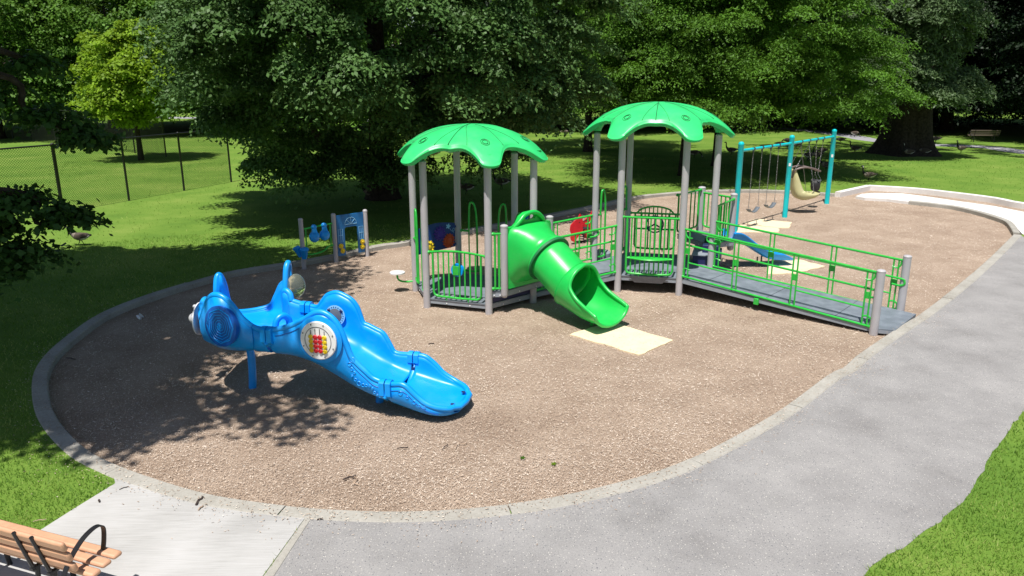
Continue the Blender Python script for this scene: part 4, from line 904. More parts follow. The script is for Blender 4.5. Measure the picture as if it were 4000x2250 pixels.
# bucket swing
bk = empty("bucket_swing", (0, 0, 0)); tag(bk, "black toddler bucket swing beside the right turquoise post", "bucket swing")
a, b = SPT2[1]; c = (a+b)/2; c.z = .88; q = q2; nn = Vector((-q.y, q.x, 0))
ha, hb_ = c-q*.12+Vector((0, 0, .34)), c+q*.12+Vector((0, 0, .34)); chain(a, ha, bk); chain(b, hb_, bk)
rows = []
for z_, rx, ry in ((.10, .15, .13), (.0, .175, .15), (-.12, .175, .15), (-.22, .14, .13), (-.27, .06, .06)):
    rows.append([c+q*(rx*math.cos(t_))+nn*(ry*math.sin(t_))+Vector((0, 0, z_+(.05*abs(math.sin(t_)) if z_ > 0 else 0))) for t_ in [i*math.pi/12 for i in range(24)]])
MB().loft(rows, closed=True).build("bucket", M['blackr'], bk, solid=.02)
mb = MB(); mb.tube([c-nn*.13+q*x_+Vector((0, 0, .10)) for x_ in (-.12, 0, .12)], .02, 6); mb.box(c-nn*.14+Vector((0, 0, -.02)), (.08, .02, .2), math.atan2(q.y, q.x)); mb.build("front_bar", M['swseat'], bk)
mb = MB()
for h, s_ in ((ha, -1), (hb_, 1)): mb.tube([h, c+q*.14*s_+nn*.12+Vector((0, 0, .12)), c+q*.14*s_-nn*.12+Vector((0, 0, .12))], .008, 5, closed=True)
mb.build("hanger_triangle", M['chain'], bk)
# accessible moulded swing seat
ac = empty("chair_swing", (0, 0, 0)); tag(ac, "large cream moulded chair swing with brown shoulder bar", "chair swing")
c = SMd.lerp(SR, .33); fw = (q2*.85+Vector((.55, -.5, 0))).normalized(); sw_ = Vector((-fw.y, fw.x, 0)); base = c+Vector((.0, -.05, .50))
prof = [(-.50, .98), (-.50, .80), (-.47, .55), (-.42, .30), (-.33, .12), (-.18, .02), (.0, -.02), (.22, .0), (.42, .05), (.58, .12), (.66, .19)]
pr = crom([(x_*.80, 0, z_*.98) for x_, z_ in prof], 3); rows = []
for i, p in enumerate(pr):
    f = i/(len(pr)-1); w_ = .15+.14*math.sin(min(1, f*1.25)*math.pi*.5) if f < .8 else .29-.09*(f-.8)/.2; dd = .25*math.sin(math.pi*min(1, max(0, f*1.05)))+.03
    tt = (pr[min(i+1, len(pr)-1)]-pr[max(i-1, 0)]).normalized(); up = Vector((-tt.z, 0, tt.x)); row = []
    for u_, h_ in ((-1, 1), (-1.02, .6), (-.92, .15), (-.55, 0), (0, 0), (.55, 0), (.92, .15), (1.02, .6), (1, 1)):
        qx = p.x+up.x*dd*h_; qz = p.z+up.z*dd*h_; row.append(base+fw*qx+sw_*(w_*u_)+Vector((0, 0, qz)))
    rows.append(row)
MB().loft(rows).build("seat_shell", M['tan'], ac, ang=60, solid=.045)
MB().tube([rows[0][i] for i in range(9)], .045, 8).build("headrest_rim", M['tan'], ac)
MB().box(base+fw*.54+Vector((0, 0, .19)), (.05, .36, .12), math.atan2(fw.y, fw.x)).build("foot_edge", M['black'], ac, bevel=.015)
yb = MB()
for s_ in (-1, 1): yb.tube(crom([base+fw*-.44+sw_*.06*s_+Vector((0, 0, .72)), base+fw*-.42+sw_*.18*s_+Vector((0, 0, .98)), base+fw*-.1+sw_*.24*s_+Vector((0, 0, 1.08)), base+fw*.25+sw_*.2*s_+Vector((0, 0, 1.02)), base+fw*.55+sw_*.06*s_+Vector((0, 0, .92))], 5), .032, 8)
yb.tube([base+fw*.55+sw_*-.06+Vector((0, 0, .92)), base+fw*.57+sw_*.06+Vector((0, 0, .92))], .03, 8); yb.build("shoulder_bar", M['brown'], ac)
P = SPT2[0]
chain(P[0], base+fw*-.42+sw_*.2+Vector((0, 0, 1.02)), ac); chain(P[0], base+fw*.3+sw_*.28+Vector((0, 0, .14)), ac)
chain(P[1], base+fw*-.42-sw_*.2+Vector((0, 0, 1.02)), ac); chain(P[1], base+fw*.3-sw_*.28+Vector((0, 0, .14)), ac)

#================================================================ SPRING RIDER
SP = empty("spring_rider", (1.98, 21.35, 0)); tag(SP, "red spring rider with two side panels on a black coil spring", "spring rider")
mb = MB(); mb.tube([(.07*math.cos(i*.5), .07*math.sin(i*.5), .02+.36*i/75) for i in range(76)], .014, 6); mb.lathe([(.12, 0), (.12, .02)], (0, 0, 0), 16); mb.build("spring", M['black'], SP)
MB().box((0, 0, .42), (.42, .2, .05)).build("seat", M['blackr'], SP, bevel=.015)
ho = [(-.17, .12), (-.06, .06), (.05, .22), (.14, .24), (.20, .40), (.17, .55), (.20, .62), (.12, .84), (.08, .86), (.02, .74), (-.10, .66), (-.20, .56), (-.22, .42), (-.17, .30), (-.20, .2)]
for y_, xx in ((-.14, -.18), (.16, .24)):
    MB().plate([(p[0]+xx, p[1]) for p in ho], (0, y_, 0), (.92, .4, 0), (0, 0, 1), .03).build("side_panel", M['red'], SP, bevel=.004)
MB().tube([(-.1, -.2, .62), (.2, .22, .62)], .016, 8).build("handle", M['black'], SP)

#================================================================ MATS
def matobj(pts, lab):
    o = []
    for i in range(len(pts)):
        a, b = pts[i], pts[(i+1) % len(pts)]
        for j in range(8):
            q = a.lerp(b, j/8); k = .03 if j else 0; o.append((q.x+random.uniform(-k, k), q.y+random.uniform(-k, k)))
    m_ = flat(o, .025, "rubber_mat", M['mat'], .03); tag(m_, lab, "mat", "cream rubber mats"); return m_
matobj([Vector((1.05, 13.3, 0)), Vector((1.9, 14.1, 0)), Vector((2.88, 12.98, 0)), Vector((2.15, 12.24, 0))], "cream mat half buried below the green tube slide exit")
matobj([at(1940, 657), at(2010, 655), at(2075, 672), at(2000, 690), at(1928, 692)], "cream mat below the end of the small blue slide")
matobj([at(1845, 572), at(1858, 566), at(1958, 575), at(1960, 586), at(1830, 586)], "cream mat under the swing nearest the left turquoise post")
matobj([at(1868, 563), at(1905, 552), at(1992, 561), at(1985, 575), at(1960, 575)], "cream mat under the swing nearest the middle turquoise post")

#================================================================ BENCHES
def bench(name, O, ax, lab, near=True, length=1.8):
    """O: ground point under the seat's right rear end, ax: unit along the seat, seat opens to 'f'"""
    b = empty(name, O); tag(b, lab, "bench"); ax = Vector(ax).normalized(); f = Vector((-ax.y, ax.x, 0)); rz = math.atan2(ax.y, ax.x); m_ = M['plank'] if near else M['plank_shade']
    for i, (dy, z) in enumerate(((.0, .43), (.115, .45), (.23, .46))):
        o = MB().box(ax*(-length/2)+f*dy+Vector((0, 0, z)), (length, .098, .045), rz).build("seat_slat", m_, b, bevel=.02)
    for i, (dy, z) in enumerate(((-.10, .54), (-.13, .655), (-.165, .77))):
        MB().box(ax*(-length/2-.0)+f*dy+Vector((0, 0, z)), (length-(.20 if near else 0), .045, .098), rot=Matrix.Rotation(rz, 3, 'Z')@Matrix.Rotation(R(17), 3, 'X')).build("back_slat", m_, b, bevel=.02)
    for k in ((.42, .62, 1.45) if near else (.3, length-.3)):
        p = ax*-k; mb = MB()
        mb.tube([p+f*-.205+Vector((0, 0, .82)), p+f*-.135+Vector((0, 0, .55)), p+f*-.09+Vector((0, 0, .38))], .018, 6)
        mb.box(p+f*.08+Vector((0, 0, .405)), (.04, .40, .02), rz); mb.tube([p+f*-.06+Vector((0, 0, .4)), p+f*-.1, ], .022, 8); mb.tube([p+f*.22+Vector((0, 0, .4)), p+f*.26], .022, 8)
        mb.build("frame", M['black'], b)
        for dy, z in ((-.128, .545), (-.158, .66), (-.192, .775)): MB().lathe([(.012, 0), (.008, .01)], p+f*dy+Vector((0, 0, z)), 8, -f).build("bolt", M['chain'], b)
    for k in ((.17,) if near else (.1, length-.1)):
        p = ax*-k; mb = MB(); c_ = crom([p+f*-.20+Vector((0, 0, .44)), p+f*-.10+Vector((0, 0, .58)), p+f*.04+Vector((0, 0, .69)), p+f*.16+Vector((0, 0, .73)), p+f*.235+Vector((0, 0, .72)), p+f*.265+Vector((0, 0, .67)), p+f*.25+Vector((0, 0, .56)), p+f*.22+Vector((0, 0, .46))], 5)
        rows = []
        for i, q in enumerate(c_):
            tt = (c_[min(i+1, len(c_)-1)]-c_[max(i-1, 0)]).normalized(); up = ax.cross(tt).normalized()*.005
            rows.append([q-ax*.024-up, q+ax*.024-up, q+ax*.024+up, q-ax*.024+up])
        mb.loft(rows, closed=True); mb.build("arm_hoop", M['black'], b, ang=30)
    return b
bax = Vector((1.408, -.51, 0)).normalized()
bench("park_bench", Vector((-3.52, 5.63, GZ)), bax, "tan slatted bench with black hoop arm at the lower left corner", True, 2.2)
bo = at(2510, 358, GZ); bench("park_bench", bo, (1, -.12, 0), "brown bench with deep shade put into its colour beside the far path", False, 1.9).rotation_euler = (0, 0, 0)

#================================================================ FENCES
def fence(a, b, npost, H, lab, sp=.075, ends=None, wire=.0035, name="chain_link_fence"):
    o = empty(name, (0, 0, 0)); tag(o, lab, "fence"); a, b = Vector(a), Vector(b); d = b-a; d.z = 0; L = d.length; d.normalize(); z0 = GZ
    for i in range(npost+1):
        p = a+d*(L*i/npost); MB().lathe([(.04, 0), (.04, H), (.045, H+.01), (.02, H+.04)], (p.x, p.y, z0), 10).build("fence_post", M['fencemetal'], o)
    MB().tube([Vector((a.x, a.y, z0+H-.02)), Vector((b.x, b.y, z0+H-.02))], .028, 8).build("top_rail", M['fencemetal'], o)
    mb = MB(); hh = H-.08; n = int((L+hh)/sp); vv = []; ff = []; nn = Vector((-d.y, d.x, 0))
    for sg in (1, -1):
        for i in range(n):
            s0 = i*sp-hh; t0, t1 = (0, 0), (0, 0)
            sa, za, sb, zb = s0, 0.0, s0+hh, hh
            if sa < 0: za = -sa; sa = 0
            if sb > L: zb = hh-(sb-L); sb = L
            if sb <= sa: continue
            if sg < 0: sa, sb = L-sa, L-sb
            A_ = a+d*sa+Vector((0, 0, z0+.04+za-a.z)); B_ = a+d*sb+Vector((0, 0, z0+.04+zb-a.z)); per = Vector((0, 0, 1))*wire*.7-d*(wire*.7*sg); k = len(vv)
            vv += [A_-per+nn*.002*sg, A_+per+nn*.002*sg, B_+per+nn*.002*sg, B_-per+nn*.002*sg, A_+nn*(wire+.002*sg), B_+nn*(wire+.002*sg)]; ff += [(k, k+1, k+2, k+3), (k+1, k+4, k+5, k+2), (k+4, k, k+3, k+5)]
    mb.add(vv, ff, False); mb.build("wire_mesh", M['fencemetal'], o)
    return o
fd = Vector((-14.12+15.61, 28.63-26.5, 0))
fence(at(160, 535, GZ)*2-at(340, 508, GZ)*1+Vector((-.9, -1.9, -GZ)), at(160, 535, GZ)+Vector((-.02, -.03, 0)), 2, 2.3, "near black chain link fence, short length at the left edge", .085, wire=.0045)
fence(at(160, 535, GZ), at(582, 458, GZ), 3, 2.3, "near black chain link fence running back beside the big tree", .085, wire=.0045)
F0, F1, F2 = at(70/3.62/1.5528, (350+690/3.62)/1.5528, GZ), at(1520/3.62/1.5528, (350+855/3.62)/1.5528, GZ), at(2410/3.62/1.5528, (350+955/3.62)/1.5528, GZ)
dd_ = (F2-F0).normalized()
fence(F0-dd_*9, F0+dd_*22.5, 9, 2.3, "far black chain link fence across the lawn behind the young tree", .13, wire=.007)
s_ = at(92, 285, GZ); MB().plate([(-.45, -.2), (.45, -.2), (.45, .2), (-.45, .2)], F0+dd_*2.2+Vector((0, .08, 2.0-GZ+.05)), dd_, (0, 0, 1), .02)
sg = MB().plate(rrect(-.38, -.2, .38, .2, .03), F0+dd_*2.3+Vector((0, .1, 1.78)), dd_, (0, 0, 1), .02).build("sign_board", M['white']); tag(sg, "small blank white board hung on the far fence", "sign")

#================================================================ GEESE
def goose_mats():
    m, t, b = mat("goose_feathers"); a = N(t, "ShaderNodeAttribute"); a.attribute_name = "zone"
    r = ramp(t, a.outputs['Fac'], [(0, (.010, .009, .008)), (.25, (.60, .57, .52)), (.5, (.22, .185, .145)), (.75, (.075, .055, .040)), (1, (.65, .64, .60))]); r.color_ramp.interpolation = 'CONSTANT'
    no = N(t, "ShaderNodeTexNoise"); no.inputs['Scale'].default_value = 45; tc = N(t, "ShaderNodeTexCoord"); t.links.new(tc.outputs['Object'], no.inputs['Vector'])
    mp = N(t, "ShaderNodeMapRange"); mp.inputs[3].default_value = .55; mp.inputs[4].default_value = 1.4; t.links.new(no.outputs[0], mp.inputs[0])
    vm = N(t, "ShaderNodeVectorMath", operation='SCALE'); t.links.new(r.outputs[0], vm.inputs[0]); t.links.new(mp.outputs[0], vm.inputs[3]); t.links.new(vm.outputs[0], b.inputs['Base Color']); b.inputs['Roughness'].default_value = .8
    return m
M['goose'] = goose_mats()
def goose(name, pose):
    # body along +x (head at +x); one continuous surface swept from tail to bill
    if pose == 'up': neck = [(.24, .43), (.30, .52), (.32, .62), (.325, .72), (.335, .79), (.37, .815), (.42, .80), (.47, .785)]
    elif pose == 'walk': neck = [(.25, .42), (.33, .48), (.37, .56), (.39, .64), (.405, .70), (.44, .725), (.49, .71), (.54, .695)]
    else: neck = [(.27, .36), (.36, .33), (.43, .24), (.47, .15), (.49, .09), (.515, .06), (.545, .035), (.575, .015)]
    prof = [(-.46, .40, .008, .03), (-.38, .385, .03, .05), (-.30, .365, .065, .085), (-.20, .35, .10, .13), (-.08, .34, .125, .155), (.05, .345, .13, .155), (.15, .365, .11, .13)]
    pts = [Vector((a_, 0, b_)) for a_, b_, _, _ in prof]+[Vector((a_, 0, b_)) for a_, b_ in neck]
    rz_ = [p[3] for p in prof]+[.075, .045, .034, .032, .040, .042, .026, .008]; ry_ = [p[2] for p in prof]+[.07, .042, .032, .030, .036, .036, .02, .008]
    vs = []; n = 14; zone = []
    for i, p in enumerate(pts):
        t_ = (pts[min(i+1, len(pts)-1)]-pts[max(i-1, 0)]).normalized(); up = Vector((-t_.z, 0, t_.x))
        for j in range(n):
            a_ = 2*math.pi*j/n; vs.append(p+Vector((0, 1, 0))*(ry_[i]*math.cos(a_))+up*(rz_[i]*math.sin(a_)))
    fs = []
    for i in range(len(pts)-1):
        for j in range(n):
            fs.append((i*n+j, i*n+(j+1) % n, (i+1)*n+(j+1) % n, (i+1)*n+j)); up_ = math.sin(2*math.pi*(j+.5)/n)
            if i >= 7: z_ = .1 if not (i in (10, 11) and -.6 < up_ < .35) else .3
            elif i == 6: z_ = .55
            elif i == 0: z_ = .1
            elif i == 1: z_ = .3 if up_ < .2 else .1
            else: z_ = .8 if up_ > -.25 else (.55 if i > 3 else .3)
            zone.append(z_)
    fs += [tuple(range(n))[::-1], tuple(range((len(pts)-1)*n, len(pts)*n))]; zone += [.1, .1]
    k = len(vs); mbx = MB(); mbx.add(vs, fs)
    for sy in (-1, 1):      # legs and webbed feet grown from the belly
        fx = .03*sy if pose != 'walk' else .10*sy
        c0 = len(mbx.f); mbx.tube([(-.02, .05*sy, .22), (-.03+fx*.3, .05*sy, .12), (-.02+fx, .05*sy, .02)], [.022, .012, .010], 6); mbx.add([(-.03+fx, .05*sy, .012), (.06+fx, .02*sy, .006), (.07+fx, .05*sy, .008), (.06+fx, .085*sy, .006)], [(0, 1, 2), (0, 2, 3)]); zone += [.1]*(len(mbx.f)-c0)
        c0 = len(mbx.f); mbx.ball((-.12, .105*sy, .385), .1, 10, (2.3, .28, .85)); zone += [.8]*(len(mbx.f)-c0)
    me = D.meshes.new(name); me.from_pydata(mbx.v, [], mbx.f); me.materials.append(M['goose']); me.polygons.foreach_set('use_smooth', [True]*len(me.polygons))
    a = me.attributes.new("zone", 'FLOAT', 'FACE'); a.data.foreach_set('value', [float(z_) for z_ in zone]); me.update(); return me
GM = {k: goose("canada_goose", k) for k in ('up', 'walk', 'graze')}
GE = [(203,617,'walk',186,"goose walking left at the edge of the shade below the near fence"),
(932,503,'up',200,"dark goose in the shade just left of the big tree trunk"),
(1172,489,'up',175,"goose in shade seen between the left tower's rear and front posts"),
(1260,476,'up',170,"goose with raised neck at the shade edge inside the left tower"),
(1090,399,'graze',185,"pale goose grazing in sun beneath the left roof's left half"),
(1178,397,'graze',20,"goose grazing in sun beneath the left roof's centre"),
(1420,341,'graze',10,"small distant goose grazing between the two green roofs"),
(1747,397,'graze',10,"hunched goose beside the slender trunk behind the right tower"),
(1838,390,'up',160,"goose in shade just left of the left turquoise post"),
(1963,374,'graze',5,"dark goose bending down just left of the middle turquoise post"),
(2001,376,'up',190,"goose standing just right of the middle turquoise post's top"),
(1981,364,'graze',170,"distant goose in sun under the swing beam near the middle post"),
(2113,361,'graze',175,"goose at the shade edge just right of the right turquoise post's top"),
(2149,385,'up',150,"goose in deep shade right of the right turquoise post"),
(2076,430,'up',180,"goose half behind the right turquoise post above the bucket swing"),
(2053,403,'graze',185,"brown goose lit by sun behind the bucket swing's chains"),
(2034,405,'up',20,"dark goose behind the chair swing's front chains"),
(2067,391,'graze',200,"goose in shade farthest back behind the bucket swing"),
(2183,457,'up',172,"goose standing alone in sun left of the bright corner kerb"),
(2323,393,'graze',150,"pale goose resting at the right root of the huge trunk"),
(2284,396,'up',190,"dark goose at the foot of the huge trunk"),
(2416,386,'up',185,"goose in shade left of the far bench"),
(2352,360,'up',170,"small goose in shade by the far path's left end"),
(2150,345,'graze',20,"faint goose beside the left flank of the huge trunk")]
for i, (vx, vy, ps, rot, lab) in enumerate(GE):
    o = D.objects.new("goose", GM[ps]); COL.objects.link(o); p = at(vx, vy, GZ); o.location = p; o.rotation_euler = (0, 0, R(rot+random.uniform(-8, 8))); s = random.uniform(.82, .95)*(.85 if i == 0 else 1); o.scale = (s, s, s)
    tag(o, lab, "goose", "geese on the lawn")

#================================================================ TREES
def crown_mesh(name, lobes, nclump, leaf, per, mt, seed, shell=.55, flat=.5, droop=.25, spread=.9, narrow=.32, keep=None, clump=(.5, 1.1), upb=.55):
    """leaves gathered in sprays; lobes = (cx,cy,cz,rx,ry,rz,weight)"""
    g = np.random.default_rng(seed); W = np.array([l[6] if len(l) > 6 else 1 for l in lobes], float); W /= W.sum()
    li = g.choice(len(lobes), nclump, p=W); Lb = np.array([l[:6] for l in lobes], float)[li]
    u = unit(g.normal(size=(nclump, 3))); rr = shell+(1-shell)*g.uniform(0, 1, nclump)**.55
    rr *= 1+.13*np.sin(u[:, 0]*5+seed)*np.cos(u[:, 1]*6)+.08*np.sin(u[:, 2]*9)
    C = Lb[:, :3]+u*Lb[:, 3:]*rr[:, None]
    if keep is not None: k = keep(C); C, u, = C[k], u[k]
    nc = len(C); sz = g.uniform(clump[0], clump[1], nc)
    tot = nc*per; ci = np.repeat(np.arange(nc), per)
    # each spray: a drooping flattened dome, leaves mostly on its top skin
    v = unit(g.normal(size=(tot, 3))); v[:, 2] = np.abs(v[:, 2])*.9-.12; r = g.uniform(.15, 1, tot)**.5
    out = unit(u*np.array([1, 1, .15])); od = out[ci]
    Lc = v*r[:, None]; fl_ = (flat*g.uniform(.6, 2.1, nc))[ci]; Lc[:, 2] *= fl_; rad2 = Lc[:, 0]**2+Lc[:, 1]**2; Lc[:, 2] -= (droop*g.uniform(.4, 2.2, nc))[ci]*rad2
    al = (Lc*od).sum(1); Lc += od*(al*.45)[:, None]; Lc[:, 2] -= np.maximum(al, 0)*droop*.8
    P = C[ci]+Lc*sz[ci][:, None]+g.normal(0, .04, (tot, 3))
    nrm = unit(v*.5+np.array([0, 0, upb])+g.normal(0, .42, (tot, 3))); ax = unit(np.cross(nrm, g.normal(size=(tot, 3)))+od*.3); ax -= nrm*(ax*nrm).sum(1, keepdims=True); ax = unit(ax); ax[:, 2] -= .25
    bx_ = unit(np.cross(nrm, ax)); s = leaf*g.uniform(.65, 1.25, tot)[:, None]*.5
    tone = np.clip(g.beta(2, 2, tot)*.55+.45*g.uniform(0, 1, nc)[ci], 0, 1)
    return leafmesh(name, P, ax*s, bx_*s*narrow*2, mt, tone)
def trunk_mesh(name, H, r0, limbs, seed, reach, z1=None, flare=1.5, lean=(0, 0)):
    g = random.Random(seed); mb = MB(); pts = [Vector((0, 0, -.1)), Vector((0, 0, .25)), Vector((0, 0, .8))]; k = 8
    for i in range(1, k+1): f = i/k; pts.append(Vector((lean[0]*f+g.uniform(-.1, .1)*H*.03, lean[1]*f+g.uniform(-.1, .1)*H*.03, .8+(H-.8)*f)))
    rs = [r0*flare, r0*(1+(flare-1)*.45), r0*1.05]+[r0*(1-.85*(i/k)) for i in range(1, k+1)]
    mb.tube(pts, rs, 14); 
    for i in range(limbs):
        f = g.uniform(.22, .85); b = pts[3+int(f*(k-1))] if f < 1 else pts[-1]; a = 2*math.pi*i/limbs+g.uniform(-.5, .5); ln = reach*(1.05-f*.6)*g.uniform(.7, 1)
        q = [b, b+Vector((math.cos(a)*ln*.35, math.sin(a)*ln*.35, ln*.22)), b+Vector((math.cos(a+.15)*ln*.7, math.sin(a+.15)*ln*.7, ln*.34)), b+Vector((math.cos(a+.1)*ln, math.sin(a+.1)*ln, ln*.36))]
        r_ = r0*(1-.7*f)*.42; qq = crom(q, 4); mb.tube(qq, [r_*(1-.85*j/(len(qq)-1)) for j in range(len(qq))], 7)
        for s_ in (.45, .7):
            c = qq[int(s_*(len(qq)-1))]; a2 = a+g.choice((-1, 1))*g.uniform(.5, .9); l2 = ln*.4
            mb.tube([c, c+Vector((math.cos(a2)*l2*.6, math.sin(a2)*l2*.6, l2*.2)), c+Vector((math.cos(a2)*l2, math.sin(a2)*l2, l2*.15))], [r_*.5, r_*.3, r_*.1], 5)
    me = D.meshes.new(name); me.from_pydata(mb.v, [], mb.f); me.materials.append(M['bark']); me.polygons.foreach_set('use_smooth', [True]*len(me.polygons)); me.update(); return me
def tree(name, loc, lab, cat, crown, trunk, group=None, rz=0, sc=1):
    o = empty(name, loc, rz); o.scale = (sc, sc, sc); tag(o, lab, cat, group); c = link("crown", crown, o); t_ = link("trunk", trunk, o); return o

def aty(vx, vy, Y):
    d = ray(vx, vy); t = Y/d[1]; return Vector((d[0]*t, Y, CAMH+d[2]*t))
# big shade tree behind the playground: wide canopy above, boughs hanging below it
BT0 = Vector((-4.86, 28.9, GZ)); lob = [(1.0, -2.6, 6.4, 6.5, 6.0, 3.9, 6), (-4.4, -4.0, 3.3, 2.6, 2.2, 1.3, .8), (-5.2, -1.6, 3.9, 1.2, 1.8, 1.2, .3), (4.6, -2.4, 4.0, 2.8, 2.8, 1.0, .7), (-.5, -7.6, 5.4, 4.8, 1.4, 1.4, .7)]
for vx, vy, Y, rx, rz, wt_ in ((880, 430, 26.5, 1.2, .75, .35), (1010, 400, 27.0, .8, .6, .2), (700, 420, 25.5, 1.0, .55, .25), (560, 400, 26, .9, .7, .25), (1240, 380, 26.5, 1.2, .45, .2)):
    q = aty(vx, vy, Y)-BT0; lob.append((q.x, q.y, q.z, rx, rx, rz, wt_))
BT = tree("shade_tree", BT0, "massive dark broadleaf tree with thick trunk just behind the playground", "tree",
     crown_mesh("linden_crown", lob, 640, .13, 620, M['leaf_linden'], 3, .80, .40, .45, clump=(.35, .95), keep=lambda C: (C[:, 2] > 1.2) & ((C[:, 0]+BT0.x)/(C[:, 1]+BT0.y) > np.where(C[:, 2] < 2.6, -.335, np.where(C[:, 2] < 4, -.385, -.415)))),
     trunk_mesh("linden_trunk", 11, .50, 16, 5, 5.4, lean=(.3, -1.6)))
link("upper_crown", crown_mesh("linden_upper_crown", [(.9, -2.0, 9.3, 6.3, 6.0, 1.7, 4), (0, -1.5, 11.5, 5, 5, 2.4, 1.2)], 280, .30, 200, M['leaf_linden'], 4, .1, .5, .3, clump=(.9, 1.6), keep=lambda C: C[:, 2] > 7.6), BT)
# locusts, feathery
lob = [(-.8, -2.3, 6.2, 6.6, 6.4, 3.3, 5), (-4.2, -5.6, 4.6, 3.6, 2.4, 1.7, 1.1), (3.8, -5, 4.3, 3.0, 2.4, 1.8, 1.1)]
LT = tree("locust_tree", (10.35, 39.3, GZ), "bright green feathery tree spreading behind the right roof and swings", "tree",
     crown_mesh("locust_crown", lob, 560, .12, 460, M['leaf_locust'], 8, .68, .26, .34, narrow=.24, clump=(.45, 1.1), keep=lambda C: C[:, 2] > 2.5),
     trunk_mesh("locust_trunk", 10, .17, 14, 9, 6.0))
link("upper_crown", crown_mesh("locust_upper_crown", [(-.8, -2.1, 9.2, 6.8, 6.6, 1.6, 4), (0, -2, 11.5, 5, 5, 2.0, 1)], 280, .28, 190, M['leaf_locust'], 9, .1, .5, .3, narrow=.3, clump=(.9, 1.6), keep=lambda C: C[:, 2] > 7.4), LT)
lob2 = [(0, 0, 6.6, 5.2, 4.6, 3.9, 5), (0, 0, 10, 5.2, 5, 2.5, 2.2), (-1.2, -2, 3.9, 2.4, 2, 1.1, .7)]
c2 = crown_mesh("second_locust_crown", lob2, 430, .14, 300, M['leaf_locust'], 18, .62, .28, .34, narrow=.24, clump=(.5, 1.1), keep=lambda C: C[:, 2] > 2.3); t2 = trunk_mesh("second_locust_trunk", 9, .20, 12, 19, 4.6)
tree("locust_tree", (7.9, 35.5, GZ), "feathery tree with dark slender trunk seen through the right tower's posts", "tree", crown_mesh("third_locust_crown", [(0, 0, 6.6, 4.2, 3.6, 3.0, 5), (-1.0, -1.6, 3.6, 2.6, 1.6, .7, .4), (.5, -4.5, 3.15, 1.6, .9, .35, .25)], 260, .13, 330, M['leaf_locust'], 28, .6, .26, .34, narrow=.24, clump=(.4, 1.0), keep=lambda C: C[:, 2] > 2.5), t2)
tree("locust_tree", (4.6, 47.0, GZ), "yellow green feathery tree between the two green roofs farther back", "tree", c2, t2, rz=1.2, sc=1.15)
# young tree in the fenced field
lob = [(0, 0, 4.3, 2.6, 2.5, 2.5, 3), (-.6, 0, 2.9, 2.3, 2.0, 1.0, .9), (.2, 0, 6.1, 1.4, 1.4, 1.3, .6)]
tree("young_maple", (-20.4, 42.7, GZ), "small bright yellow green tree standing alone inside the fenced field", "tree",
     crown_mesh("young_crown", lob, 300, .19, 150, M['leaf_young'], 12, .4, .5, .2, clump=(.3, .75), narrow=.36), trunk_mesh("young_trunk", 5.5, .14, 9, 13, 2.0, flare=1.3))
# huge old willow
WL = Vector((22.9, 45.3, GZ)); lob = [(0, -1, 10.5, 8.0, 6, 2.5, 2.6)]
for vx, vy, Y, rx, rz, wt_ in ((2225, 165, 41.6, 2.3, 1.7, 1.7), (2325, 235, 41.6, 1.7, 1.1, 1.0), (2285, 105, 42, 2.2, 1.2, 1.0), (2385, 275, 42.2, 1.1, .9, .5), (2415, 215, 42.4, 1.1, .9, .55), (2180, 255, 42.2, 1.3, 1.1, .6), (2200, 60, 42, 2, 1.2, .6), (2300, 20, 41.5, 3.0, 1.1, 1.5), (2390, 60, 42, 1.6, 1.4, .9)):
    q = aty(vx, vy, Y)-WL; lob.append((q.x, q.y, q.z, rx, rx*.6, rz, wt_))
wt = MB(); g = random.Random(4); rows = []
for z_, r_ in ((-.1, 2.05), (.15, 1.75), (.5, 1.5), (1.0, 1.36), (1.8, 1.24), (2.8, 1.16), (3.8, 1.15), (5.0, 1.0)):
    rows.append([Vector(((r_+.16*math.sin(a_*5+z_*.3)*(1.3 if z_ < 1 else .6)+.05*math.sin(a_*17+z_))*math.cos(a_), (r_+.16*math.sin(a_*5+z_*.3)*(1.3 if z_ < 1 else .6)+.05*math.sin(a_*17+z_))*math.sin(a_), z_)) for a_ in [2*math.pi*i/60 for i in range(60)]])
wt.loft(rows, closed=True)
for i in range(6):
    a = i*1.05+.3; wt.tube(crom([(0, 0, 3.6), (math.cos(a)*.8, math.sin(a)*.8, 5.6), (math.cos(a)*1.9, math.sin(a)*1.9, 8), (math.cos(a)*3, math.sin(a)*3, 11)], 4), [.75-.55*j/12 for j in range(13)], 10)
wtm = D.meshes.new("willow_trunk"); wtm.from_pydata(wt.v, [], wt.f); wtm.materials.append(M['bark']); wtm.polygons.foreach_set('use_smooth', [True]*len(wtm.polygons))
tree("old_willow", WL, "old tree with enormous dark trunk and silvery leaves on the right", "tree",
     crown_mesh("willow_crown", lob, 520, .22, 300, M['leaf_willow'], 22, .5, .45, .45, narrow=.17, clump=(.4, .9), keep=lambda C: C[:, 2] > 3.3), wtm)
# maple whose branches reach in from the left edge and whose crown shades the corner
NM = Vector((-11.6, 10.2, GZ))
lob = [(1.2, 0.6, 9.7, 6.2, 6.4, 2.4, 6), (3.2, -1.0, 9.0, 4.2, 4.6, 1.6, 1.6), (.3, 4.9, 9.2, 4.6, 2.7, 1.5, 1.7), (3.0, -3.4, 9.3, 3.8, 2.4, 1.4, 2.2)]
lowb = []
for vx, vy, Y, rx, rz, wt_ in ((0, 560, 12.6, .6, .35, .45), (60, 635, 12.8, .32, .16, .25), (165, 545, 13.0, .40, .08, .25), (0, 660, 12.3, .35, .35, .3), (50, 500, 12.8, .35, .12, .2), (0, 235, 14, .3, .22, .12), (120, 300, 14.2, .6, .16, .4), (215, 345, 14.3, .38, .12, .28), (60, 160, 14.4, .4, .14, .1)):
    q = aty(vx, vy, Y)-NM; lowb.append((q.x, q.y, q.z, rx, rx*.8, rz, wt_))
